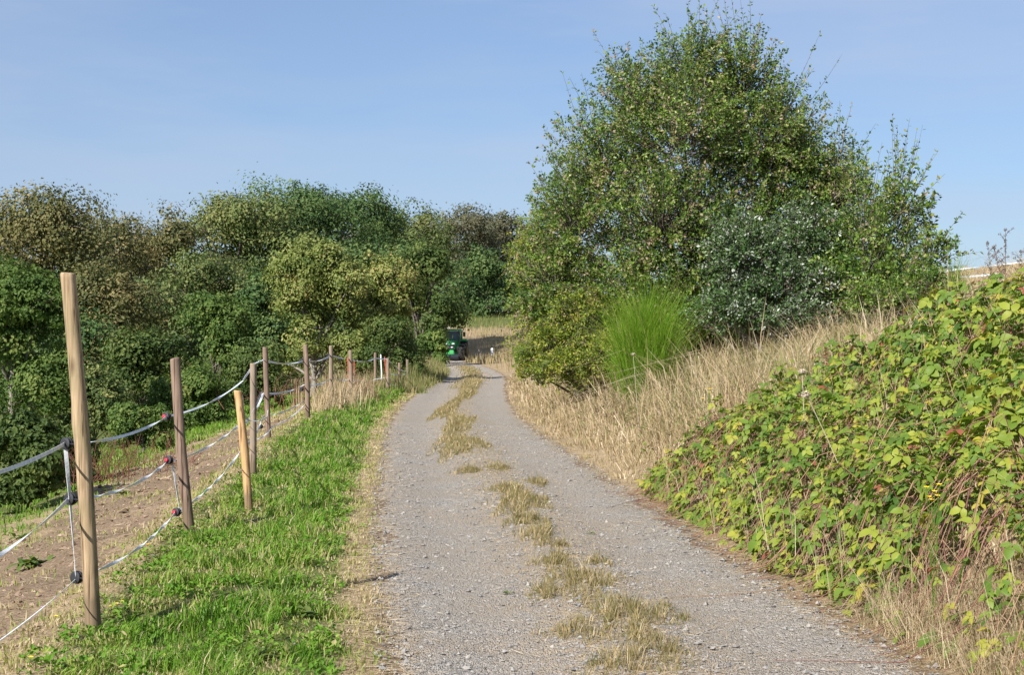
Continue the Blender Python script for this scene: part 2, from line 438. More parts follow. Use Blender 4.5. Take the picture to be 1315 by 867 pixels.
M['rubber'] = plain_mat('black_plastic', (0.018, 0.018, 0.022), 0.45)
M['red'] = plain_mat('red_plastic', (0.55, 0.02, 0.045), 0.4)
M['redstake'] = plain_mat('red_painted_steel', (0.36, 0.06, 0.035), 0.55, var=0.3)
M['whitestake'] = plain_mat('white_plastic', (0.70, 0.70, 0.68), 0.5, var=0.1)
M['stone'] = leaf_mat('loose_stone', [(0, (0.13, 0.128, 0.125)), (0.35, (0.225, 0.215, 0.202)), (0.7, (0.28, 0.265, 0.242)), (1, (0.325, 0.295, 0.255))], 0.0, 0.95, 0.1)
M['clod'] = leaf_mat('soil_crumb', [(0, (0.12, 0.08, 0.05)), (1, (0.31, 0.23, 0.16))], 0.0, 0.95, 0.1)
M['seed'] = plain_mat('dry_seed_head', (0.42, 0.35, 0.26), 0.9, var=0.3, vscale=60)
M['seed_dark'] = plain_mat('dark_seed_head', (0.13, 0.085, 0.06), 0.9, var=0.3, vscale=60)
M['yellow'] = plain_mat('yellow_petals', (0.80, 0.50, 0.01), 0.6)
M['violet'] = plain_mat('violet_petals', (0.42, 0.20, 0.48), 0.6)

# ------------------------------------------------------------------ terrain
_cy = np.array([-60, 0, 8, 10.5, 13, 17, 22, 26, 30, 34, 40, 52, 60, 70, 80, 90, 106, 120, 137, 200, 800])
_cx = np.array([7.5, 1.5, .63, .39, .13, -.18, -.53, -.86, -1.1, -1.3, -1.5, -1.68, -1.7, -1.9, -2.4, -3.1, -4.5, -5.3, -5.9, -10, -40.])
_gy = np.arange(-60, 801, 0.5)
_gx = np.interp(_gy, _cy, _cx)
_k = np.exp(-0.5 * (np.arange(-8, 9) / 3.0) ** 2); _k /= _k.sum()
_gx = np.convolve(np.pad(_gx, 8, mode='edge'), _k, mode='valid')
def XC(Y): return np.interp(Y, _gy, _gx)

n_b1, n_b2, n_b3 = SNoise(11, 2.4), SNoise(12, 0.7), SNoise(13, 9.0)
def ZT(X, Y):
    X = np.asarray(X, float); Y = np.asarray(Y, float)
    u = X - XC(Y)
    z = np.zeros_like(u + Y)
    # paddock falls away to the left of the fence
    dl = np.clip(-3.0 - u, 0, None)
    z = z - 3.0 * (1 - np.exp(-dl / 11.5)) * (1 - sstep(85, 150, Y))
    # raised bank on the right, then the field climbing behind it
    k = sstep(13, 23, Y)
    ur = X - np.maximum(XC(Y), -2.9)
    z = z + (1 - k) * 1.8 * sstep(1.35, 4.4, u) + k * 1.7 * sstep(1.3, 8.6, ur)
    up = np.clip(ur - 8.0, 0, None)
    z = z + 5.3 * (1 - np.exp(-(up / 21.0))) * (1 + 0.12 * np.tanh(up / 20))
    # far meadow rises behind the tractor
    far = (1 - sstep(4, 30, X))
    z = z + far * (np.clip(Y - 140, 0, 75) * 0.066)
    z = z - 0.35 * sstep(95, 130, Y) * (1 - sstep(150, 180, Y)) * (1 - sstep(2, 6, np.abs(u)))
    # track: two wheel ruts, slightly crowned middle
    rut = np.exp(-((np.abs(u) - 0.68) / 0.28) ** 2)
    z = z - 0.03 * rut + 0.018 * np.exp(-(u / 0.25) ** 2)
    # verges stand a touch proud, uneven ground off the track
    off = sstep(1.2, 2.2, np.abs(u))
    z = z + off * 0.04 + off * (0.035 * n_b1(X, Y) + 0.02 * n_b2(X, Y)) + sstep(4, 12, np.abs(u)) * 0.10 * n_b3(X, Y)
    return z

def zt1(x, y): return float(ZT(np.array([x]), np.array([y]))[0])

# rows get wider with distance; columns are offsets from the middle of the track
ys = [-25, -18, -12, -7, -3, 0, 2]
y = 3.0
while y < 60: ys.append(y); y += max(0.18, y * 0.015)
while y < 780: ys.append(y); y *= 1.035
ys = np.array(ys + [790.])
us = np.concatenate([-np.geomspace(420, 9, 34), np.arange(-8.8, -1.6, 0.2), np.arange(-1.6, 1.65, 0.1), np.arange(1.7, 8.8, 0.2), np.geomspace(9, 420, 34)])
YY, UU = np.meshgrid(ys, us, indexing='ij')
XX = XC(YY) + UU
ZZ = ZT(XX, YY)
nu, ny = len(us), len(ys)
idx = np.arange(nu * ny).reshape(ny, nu)
quads = np.stack([idx[:-1, :-1], idx[:-1, 1:], idx[1:, 1:], idx[1:, :-1]], -1).reshape(-1, 4)
def green_mask(u, Y):
    g = np.zeros_like(u)
    g = np.maximum(g, sstep(-3.15, -2.7, u) * (1 - sstep(-1.7, -1.35, u)) * 0.85)
    g = np.maximum(g, (1 - sstep(-6.2, -4.6, u)) * 0.8)
    g = np.maximum(g, sstep(2.8, 4.5, u) * 0.42 * (1 - sstep(6, 12, u)))
    g = np.maximum(g, sstep(168, 188, Y) * (1 - sstep(8, 14, u)) * 0.8)
    return g
PN = SNoise(71, 1.9)
def dirt_mask(u, Y):
    a = sstep(-5.6, -4.5, u + 0.35 * PN(u + 9, Y)) * (1 - sstep(-3.5, -2.9, u)) * (1 - 0.6 * sstep(20, 45, Y)) * (0.82 + 0.28 * PN(u, Y))
    return np.maximum(a, 0.75 * (1 - sstep(1.2, 1.5, np.abs(u))))
gme = make_mesh('ground', np.stack([XX, YY, ZZ], -1).reshape(-1, 3), [quads], M['ground'], True,
                {'green': green_mask(UU, YY).ravel(), 'dirt': dirt_mask(UU, YY).ravel()})
tag(link('ground', gme), 'dry meadow ground falling left and banked up on the right', kind='structure')

# gravel track: a sheet with a ragged edge just above the ground
tys = []
y = 2.0
while y < 45: tys.append(y); y += max(0.06, y * 0.006)
while y < 185: tys.append(y); y *= 1.012
tys = np.array(tys)
ts = np.concatenate([np.linspace(-1, -0.8, 5), np.linspace(-0.7, 0.7, 15), np.linspace(0.8, 1, 5)])
r1, r2 = SNoise(21, 1.5), SNoise(22, 0.45)
TY, TS = np.meshgrid(tys, ts, indexing='ij')
wl_ = 1.24 + 0.07 * r1(0 * tys, tys) + 0.05 * r2(0 * tys, tys)
wr_ = 1.25 + 0.07 * r1(0 * tys + 9, tys) + 0.05 * r2(0 * tys + 9, tys)
W_ = np.where(TS < 0, wl_[:, None], wr_[:, None])
TU = TS * W_
TX = XC(TY) + TU
TZ = ZT(TX, TY) + np.where(np.abs(TS) > 0.985, 0.001, 0.007) + 0.004 * n_b2(TX * 2.2, TY * 2.2)
ix = np.arange(TX.size).reshape(TX.shape)
tq = np.stack([ix[:-1, :-1], ix[:-1, 1:], ix[1:, 1:], ix[1:, :-1]], -1).reshape(-1, 4)
straw = np.clip(np.exp(-(TU / 0.36) ** 2) * 0.95 + 0.12 * n_b1(TX, TY) + sstep(1.05, 1.28, np.abs(TU)) * 0.9 + 0.15, 0, 1)
tag(link('gravel_track', make_mesh('gravel_track', np.stack([TX, TY, TZ], -1).reshape(-1, 3), [tq], M['gravel'], True, {'straw': straw.ravel()})),
    'pale grey gravel farm track with a grassy middle strip', kind='structure')

# ------------------------------------------------------------------ loose gravel
OCT = np.array([[1, 0, 0], [0, 1, 0], [-1, 0, 0], [0, -1, 0], [0, 0, 1], [0, 0, -1]], float)
OCF = np.array([[0, 1, 4], [1, 2, 4], [2, 3, 4], [3, 0, 4], [1, 0, 5], [2, 1, 5], [3, 2, 5], [0, 3, 5]])
def stones(rng, P, S, tint):
    n = len(P)
    v = OCT[None] + rng.normal(0, 0.22, (n, 6, 3))
    v[:, :, 2] *= rng.uniform(0.45, 0.8, n)[:, None]
    v[:, :, 0] *= rng.uniform(0.7, 1.3, n)[:, None]
    a = rng.uniform(0, 6.28, n); c, s = np.cos(a)[:, None], np.sin(a)[:, None]
    w = np.stack([v[..., 0] * c - v[..., 1] * s, v[..., 0] * s + v[..., 1] * c, v[..., 2]], -1)
    w = w * S[:, None, None] + P[:, None]
    return w.reshape(-1, 3), (np.arange(n)[:, None, None] * 6 + OCF[None]).reshape(-1, 3), np.repeat(tint, 6)
rng = np.random.default_rng(31)
N_ = 27000
Y = 6.3 * (30 / 6.3) ** rng.uniform(0, 1, N_)
u = rng.uniform(-1.33, 1.36, N_)
keep = rng.uniform(0, 1, N_) < np.clip(0.80 - 0.50 * np.exp(-((np.abs(u) - 0.66) / 0.22) ** 2) + 0.25 * n_b2(u, Y) + 0.2 * n_b1(u, Y) + 0.3 * sstep(0.95, 1.2, np.abs(u)), 0.12, 1)
Y, u = Y[keep], u[keep]
S = np.exp(rng.normal(np.log(0.0058), 0.5, len(Y))) * (1 + 0.012 * Y)
S = np.clip(S, 0.003, 0.022)
X = XC(Y) + u
tint = np.clip(rng.normal(0.45, 0.2, len(Y)), 0, 1)
V, T, A = stones(rng, np.stack([X, Y, ZT(X, Y) + 0.007 + S * 0.25], 1), S, tint)
b = Bag(); b.add(V, [T], A)
tag(link('gravel', b.mesh('gravel', M['stone'])), 'loose grey gravel scattered over the wheel tracks', 'gravel', kind='stuff')
# the larger single stones lying on the track
for i, (sx, sy, sz) in enumerate([(795, 838, 5), (1122, 722, 5), (1085, 735, 4), (705, 793, 3.6), (690, 707, 3.4), (578, 655, 4), (905, 712, 3.6),
                                  (655, 800, 3.2), (1040, 790, 4.2), (990, 826, 4), (530, 842, 4), (512, 788, 3), (600, 832, 3.4), (870, 772, 3.4),
                                  (928, 744, 3.4), (1015, 745, 3.4), (1150, 800, 4), (1108, 842, 4.4), (497, 693, 3), (562, 706, 3), (880, 700, 3.2)]):
    d = EYE * FPX / (sy - 433.5)
    x0 = (sx - 665) / FPX * d
    s0 = sz / 2 * d / FPX * 1.3
    V, T, A = stones(rng, np.zeros((1, 3)), np.array([s0]), np.array([0.3 + 0.15 * (i % 3)]))
    o = link('stone', make_mesh('stone', V, [T], M['stone'], False, {'tint': A}), None, (x0, d, zt1(x0, d) + 0.008 + s0 * 0.3))
    tag(o, 'small angular grey stone lying loose on the gravel track', 'stone', 'larger loose stones on the track')

# ------------------------------------------------------------------ grass
def clumps(rng, n_cl, per, usamp, ysamp, spread):
    Yc = ysamp(n_cl); uc = usamp(n_cl, Yc)
    Y = np.repeat(Yc, per) + rng.normal(0, 1, n_cl * per) * np.repeat(spread * np.ones(n_cl), per)
    u = np.repeat(uc, per) + rng.normal(0, 1, n_cl * per) * np.repeat(spread * np.ones(n_cl), per)
    return u, Y, np.repeat(uc, per), np.repeat(Yc, per)

def add_blades(bag, rng, u, Y, h, w, leanx, leany, leanr, tint, droop=0.0):
    X = XC(Y) + u
    n = len(u)
    P = np.stack([X, Y, ZT(X, Y) - 0.01], 1)
    a = rng.uniform(0, 6.283, n); r = np.abs(rng.normal(0, 1, n)) * leanr
    lean = np.stack([leanx + np.cos(a) * r, leany + np.sin(a) * r], 1)
    V, Q, T, A = bladeset(P, h, w, lean, np.clip(tint, 0, 1), rng, droop)
    bag.add(V, [Q, T], A)

g1, g2, g3 = SNoise(41, 1.3), SNoise(42, 0.4), SNoise(43, 3.5)
logY = lambda rng, a, b: (lambda n: a * (b / a) ** rng.uniform(0, 1, n))

# green verge between fence and track
rng = np.random.default_rng(51)
bag = Bag()
u, Y, uc, Yc = clumps(rng, 11000, 11, lambda n, y: rng.uniform(-3.25, -1.28, n), logY(rng, 6.0, 62), 0.035)
Xa = XC(Y) + u
green = sstep(-3.05, -2.4, uc) * (1 - sstep(-1.78, -1.32, uc))
patch = sstep(-0.12, 0.6, g1(XC(Yc) + uc, Yc) + 0.35 * g2(uc, Yc) + 0.7 * (green - 0.45))
lush = green * patch
h = (0.032 + 0.07 * lush) * rng.uniform(0.4, 1.3, len(u)) * (1 + 0.010 * Y) * (1 + 0.3 * g2(uc + 7, Yc))
h = np.clip(h, 0.02, 0.3)
tint = 0.80 - 0.46 * lush + rng.normal(0, 0.13, len(u)) + 0.15 * g1(u * 1.7, Y * 1.7) + 0.10 * g3(u, Y)
stalk = rng.uniform(0, 1, len(u)) < 0.12
tint[stalk] = rng.uniform(0.7, 1.0, stalk.sum())
keep = (lush > 0.25) | (rng.uniform(0, 1, len(u)) < 0.6)
k = keep
add_blades(bag, rng, u[k], Y[k], h[k], 0.0042 + 0.00042 * Y[k], 0.1 + 0.45 * g2(u[k] + 5, Y[k]), 0.45 * g2(u[k], Y[k] + 9), 0.5, tint[k])
tag(link('verge_grass', bag.mesh('verge_grass', M['grass'])), 'lush green grass on the verge between fence and track', 'grass', kind='stuff')

# small-leaved herbs growing through the verge
n = 24000
Yh = 6.0 * (34 / 6.0) ** rng.uniform(0, 1, n); uh = rng.uniform(-3.0, -1.5, n)
kk = (g1(uh * 1.3 + 11, Yh * 1.3) + 0.5 * g2(uh + 2, Yh)) > 0.05
uh, Yh = uh[kk], Yh[kk]; n = len(uh)
Xh = XC(Yh) + uh
a_ = rng.uniform(0, 6.283, n)
V, T, A = leafset(np.stack([Xh, Yh, ZT(Xh, Yh) + rng.uniform(0.0, 0.06, n)], 1), np.stack([np.cos(a_), np.sin(a_), rng.uniform(0.1, 0.9, n)], 1),
                  nrm(randdir(rng, n) * 0.5 + [0, 0, 1]), rng.uniform(0.02, 0.055, n), rng.uniform(0.012, 0.03, n), np.clip(rng.normal(0.32, 0.16, n), 0, 1), 0.15)
bag = Bag(); bag.add(V, [T], A)
tag(link('verge_herbs', bag.mesh('verge_herbs', M['grass'])), 'small-leaved green herbs growing through the verge', 'herbs', kind='stuff')

# paddock: short sparse turf, bare in the worn strip
bag = Bag()
u, Y, uc, Yc = clumps(rng, 5400, 8, lambda n, y: -rng.uniform(3.0, 9.0, n), logY(rng, 7.0, 70), 0.06)
bare = dirt_mask(uc, Yc)
k = rng.uniform(0, 1, len(u)) > np.clip(bare, 0, 1) * 0.85
gr = sstep(-0.2, 0.6, g1(uc, Yc)) * sstep(-4.2, -5.4, uc) + sstep(-5.8, -7.5, uc) * 0.4
gr = np.clip(np.maximum(gr, sstep(4.0, 5.2, -uc) * 0.8) + 0.25 * g1(uc + 3, Yc), 0, 1)
h = rng.uniform(0.02, 0.09, len(u)) * (1 + 0.02 * Y) * (1 - 0.5 * bare)
tint = 0.78 - 0.45 * gr + rng.normal(0, 0.12, len(u))
add_blades(bag, rng, u[k], Y[k], h[k], 0.005 + 0.0005 * Y[k], 0, 0, 0.6, tint[k])
tag(link('paddock_grass', bag.mesh('paddock_grass', M['grass'])), 'short sparse turf of the paddock behind the fence', 'grass', kind='stuff')

# crumbs of soil and straw on the bare strip of the paddock
n = 9000
Yh = 7.0 * (40 / 7.0) ** rng.uniform(0, 1, n); uh = -rng.uniform(3.0, 6.6, n)
kk = rng.uniform(0, 1, n) < dirt_mask(uh, Yh)
uh, Yh = uh[kk], Yh[kk]; n = len(uh); Xh = XC(Yh) + uh
S_ = np.exp(rng.normal(np.log(0.012), 0.5, n)) * (1 + 0.02 * Yh)
V, T, A = stones(rng, np.stack([Xh, Yh, ZT(Xh, Yh)], 1), S_, rng.uniform(0, 1, n))
bag = Bag(); bag.add(V, [T], A)
tag(link('soil_crumbs', bag.mesh('soil_crumbs', M['clod'])), 'crumbled brown soil on the trodden strip of the paddock', 'soil', kind='stuff')
n = 4200
Yh = 7.0 * (40 / 7.0) ** rng.uniform(0, 1, n); uh = -rng.uniform(2.7, 6.6, n); Xh = XC(Yh) + uh
a_ = rng.uniform(0, 6.283, n)
V, T, A = leafset(np.stack([Xh, Yh, ZT(Xh, Yh) + 0.012], 1), np.stack([np.cos(a_), np.sin(a_), rng.normal(0, 0.1, n)], 1), np.tile([[0, 0, 1.]], (n, 1)) + rng.normal(0, 0.2, (n, 3)),
                  rng.uniform(0.05, 0.2, n), 0.003 + 0.0003 * Yh, np.clip(rng.normal(0.65, 0.2, n), 0, 1), 0.05)
bag = Bag(); bag.add(V, [T], A)
tag(link('paddock_litter', bag.mesh('paddock_litter', M['drygrass'])), 'dead stalks strewn over the bare paddock soil', 'straw', kind='stuff')

# strip in the middle of the track, in broken tufts
bag = Bag()
PATCH = [(575, 527, 13, 12), (585, 550, 18, 20), (592, 574, 28, 13), (598, 508, 9, 10), (607, 497, 9, 8), (668, 646, 32, 16), (652, 632, 20, 7), (690, 692, 24, 12),
         (675, 672, 26, 8), (714, 726, 26, 10), (640, 604, 16, 3), (600, 607, 20, 3), (748, 752, 44, 17), (805, 795, 60, 26), (700, 765, 24, 10), (832, 832, 36, 17),
         (800, 860, 62, 16), (862, 846, 24, 9), (880, 793, 10, 3), (770, 725, 16, 5), (720, 705, 12, 4), (690, 620, 14, 4), (740, 815, 40, 12)]
US, YS, HS = [], [], []
for (qx, qy, qrx, qry) in PATCH:
    Yq = EYE * FPX / (qy - 433.5); dY = Yq * qry / (qy - 433.5); Xq = (qx - 665) / FPX * Yq; du = qrx * Yq / FPX
    area = math.pi * du * dY
    nq = int(min(7000, area * 10500 / (1 + 0.05 * Yq)) + 90)
    r_ = np.sqrt(rng.uniform(0, 1, nq)) ** 0.8; a_ = rng.uniform(0, 6.283, nq)
    wob = 1 + 0.35 * np.sin(3 * a_ + qx) + 0.2 * np.sin(7 * a_ + qy)
    yy_ = Yq + np.sin(a_) * r_ * dY * wob; xx_ = Xq + np.cos(a_) * r_ * du * wob
    US.append(xx_ - XC(yy_)); YS.append(yy_); HS.append(1.15 - 0.75 * r_)
n = 5200
yy_ = 50 * (88 / 50.0) ** rng.uniform(0, 1, n); US.append(rng.normal(0.0, 0.24, n)); YS.append(yy_); HS.append(rng.uniform(0.4, 1.2, n))
n = 11000
yy_ = 6 * (55 / 6.0) ** rng.uniform(0, 1, n); US.append(rng.normal(0.03, 0.2, n)); YS.append(yy_); HS.append(rng.uniform(0.15, 0.55, n))
u, Y, hs = np.concatenate(US), np.concatenate(YS), np.concatenate(HS)
cl = np.clip(0.6 + 0.55 * g2(u * 2.5, Y * 2.5), 0.05, 1)
kk = rng.uniform(0, 1, len(u)) < cl
u, Y, hs = u[kk], Y[kk], hs[kk]
h = hs * rng.uniform(0.04, 0.14, len(u)) * (1 + 0.006 * Y) * np.clip(1 + 0.5 * g2(u * 2 + 9, Y * 2), 0.4, 1.8)
tint = 0.60 + 0.2 * g2(u * 2.2, Y * 2.2 + 3) + rng.normal(0, 0.2, len(u))
add_blades(bag, rng, u, Y, h, 0.0019 + 0.00028 * Y, 0.6 * g2(u * 2, Y * 2), 0.6 * g2(u * 2 + 4, Y * 2), 0.75, tint)
tag(link('strip_grass', bag.mesh('strip_grass', M['strip'])), 'dry tufted grass along the middle of the track', 'grass', kind='stuff')

# dry bank on the right
bag = Bag()
def ub(n, y): return 1.32 + np.abs(rng.beta(1.1, 1.6, n)) * 7.2
u, Y, uc, Yc = clumps(rng, 7600, 10, ub, logY(rng, 6.0, 64), 0.07)
edge = 1 - sstep(1.4, 2.3, uc)
gz = sstep(-0.1, 0.6, g3(uc * 1.0, Yc) + 0.4 * g1(uc, Yc)) * sstep(2.0, 3.2, uc)
h = (0.13 + 0.36 * sstep(1.5, 3.6, uc)) * rng.uniform(0.35, 1.5, len(u)) * np.clip(1 + 0.45 * g1(uc + 20, Yc), 0.4, 2)
h = h * (1 + 0.75 * sstep(16, 21, Yc) * (1 - sstep(3.6, 5.2, uc)))
inb = (Yc < 17.2) & (uc > 1.4) & (uc < 4.2)
h = np.where(inb, h * 0.55, h) * (0.25 + 0.75 * sstep(1.3, 1.9, uc))
tint = 0.66 - 0.45 * gz + rng.normal(0, 0.17, len(u)) - 0.06 * edge + 0.12 * g1(uc * 1.5, Yc * 1.5)
add_blades(bag, rng, u, Y, h, 0.0045 + 0.00036 * Y, -0.15 + 0.6 * g1(u + 30, Y), 0.6 * g1(u, Y + 50), 0.6, tint, 0.10)
tag(link('bank_grass', bag.mesh('bank_grass', M['drygrass'])), 'tangled straw-coloured grass covering the right bank', 'grass', kind='stuff')

# stalks standing up through the brambles
n = 1500
u = rng.uniform(1.4, 4.0, n); Y = 6.3 * (17.0 / 6.3) ** rng.uniform(0, 1, n)
bag = Bag()
add_blades(bag, rng, u, Y, rng.uniform(0.35, 0.95, n), 0.0030 + 0.0001 * Y, -0.25, -0.1, 0.45, rng.normal(0.72, 0.17, n), 0.05)
# thick dry tuft in the bottom right corner
n = 5200
Y = rng.uniform(6.4, 9.2, n); u = 1.38 + rng.beta(1.2, 1.8, n) * 0.8
add_blades(bag, rng, u, Y, rng.uniform(0.08, 0.38, n), 0.0034, -0.35 + 0.5 * g2(u, Y), -0.1 + 0.5 * g2(u + 3, Y), 0.5, rng.normal(0.66, 0.2, n), 0.1)
tag(link('bramble_grass', bag.mesh('bramble_grass', M['drygrass'])), 'pale dry stalks growing up through the brambles', 'grass', kind='stuff')
# green weeds scattered over the dry bank
n = 15000
u = 1.7 + rng.beta(1.3, 1.8, n) * 6.5; Y = 13 * (50 / 13.0) ** rng.uniform(0, 1, n)
kk = (g1(u * 1.2 + 8, Y * 1.2) + 0.5 * g2(u, Y + 1)) > 0.35
u, Y = u[kk], Y[kk]; n = len(u); X = XC(Y) + u; a_ = rng.uniform(0, 6.283, n)
V, T, A = leafset(np.stack([X, Y, ZT(X, Y) + rng.uniform(0.02, 0.38, n)], 1), np.stack([np.cos(a_), np.sin(a_), rng.uniform(0, 0.9, n)], 1), nrm(randdir(rng, n) * 0.7 + [0, 0, 1]),
                  rng.uniform(0.04, 0.09, n), rng.uniform(0.02, 0.04, n), np.clip(rng.normal(0.5, 0.25, n), 0, 1), 0.15)
bag = Bag(); bag.add(V, [T], A)
tag(link('bank_weeds', bag.mesh('bank_weeds', M['thorn'])), 'small green weeds scattered through the dry grass of the bank', 'weeds', kind='stuff')

# field above the bank
bag = Bag()
u, Y, uc, Yc = clumps(rng, 2300, 7, lambda n, y: rng.uniform(5.5, 30, n), logY(rng, 10, 90), 0.12)
h = rng.uniform(0.08, 0.24, len(u))
tint = 0.55 + 0.18 * g3(u, Y) + rng.normal(0, 0.13, len(u))
add_blades(bag, rng, u, Y, h, 0.006 + 0.0006 * Y, -0.1, 0, 0.4, tint)
tag(link('field_grass', bag.mesh('field_grass', M['drygrass'])), 'short yellowish grass of the field above the bank', 'grass', kind='stuff')

# meadow behind the tractor and the tall growth beside the far track
bag = Bag()
n = 15000
Y = rng.uniform(72, 215, n); X = rng.uniform(-18, 9, n); u = X - XC(Y)
k = np.abs(u) > 1.5
u, Y = u[k], Y[k]
mix = sstep(172, 190, Y)
h = rng.uniform(0.25, 0.7, len(u))
tint = 0.46 - 0.38 * mix + 0.12 * g3(u, Y) + rng.normal(0, 0.12, len(u))
add_blades(bag, rng, u, Y, h, 0.03 + 0.0001 * Y, 0, 0, 0.35, tint)
tag(link('meadow_grass', bag.mesh('meadow_grass', M['drygrass'])), 'rough tan meadow grass rising behind the tractor', 'grass', kind='stuff')

bag = Bag()
u, Y, uc, Yc = clumps(rng, 1000, 12, lambda n, y: -1.12 - np.abs(rng.normal(0, 0.9, n)), lambda n: rng.uniform(46, 92, n), 0.1)
h = rng.uniform(0.15, 0.75, len(u)) * (0.45 + 0.55 * sstep(1.2, 2.2, -uc + 0.2)) * np.clip(0.75 + 0.5 * g1(uc, Yc + 5), 0.2, 1.5)
tint = 0.22 + 0.25 * g1(uc, Yc) + rng.normal(0, 0.14, len(u))
add_blades(bag, rng, u, Y, h, 0.018, 0, 0, 0.4, tint)
u, Y, uc, Yc = clumps(rng, 120, 12, lambda n, y: rng.normal(-2.75, 0.28, n), lambda n: rng.uniform(33.5, 43, n), 0.09)
add_blades(bag, rng, u, Y, rng.uniform(0.2, 0.85, len(u)), 0.012, 0.05, 0, 0.45, 0.66 + rng.normal(0, 0.12, len(u)))
tag(link('tall_grass', bag.mesh('tall_grass', M['drygrass'])), 'tall dry grass and weeds beside the far fence', 'grass', kind='stuff')

# straw and dead stalks lying about the track edges
bag = Bag()
n = 12000
Y = 6.2 * (34 / 6.2) ** rng.uniform(0, 1, n)
side = rng.uniform(0, 1, n)
u = np.where(side < 0.3, rng.normal(-1.28, 0.13, n), np.where(side < 0.68, rng.normal(0.0, 0.3, n), rng.normal(1.42, 0.22, n)))
X = XC(Y) + u
L = rng.uniform(0.04, 0.16, n); a = np.where(side < 0.68, rng.uniform(0, 6.28, n), rng.normal(2.9, 0.5, n))
ax = np.stack([np.cos(a), np.sin(a), rng.normal(0, 0.06, n)], 1)
V, T, A = leafset(np.stack([X, Y, ZT(X, Y) + 0.014], 1), ax, np.tile([[0, 0, 1.]], (n, 1)) + rng.normal(0, 0.2, (n, 3)), L, 0.003 + 0.0002 * Y,
                  np.clip(np.where(side < 0.68, rng.normal(0.85, 0.12, n), rng.normal(0.62, 0.2, n)), 0, 1), 0.05)
bag.add(V, [T], A)
tag(link('straw_litter', bag.mesh('straw_litter', M['drygrass'])), 'bleached straw and dead stalks littering the track edges', 'straw', kind='stuff')

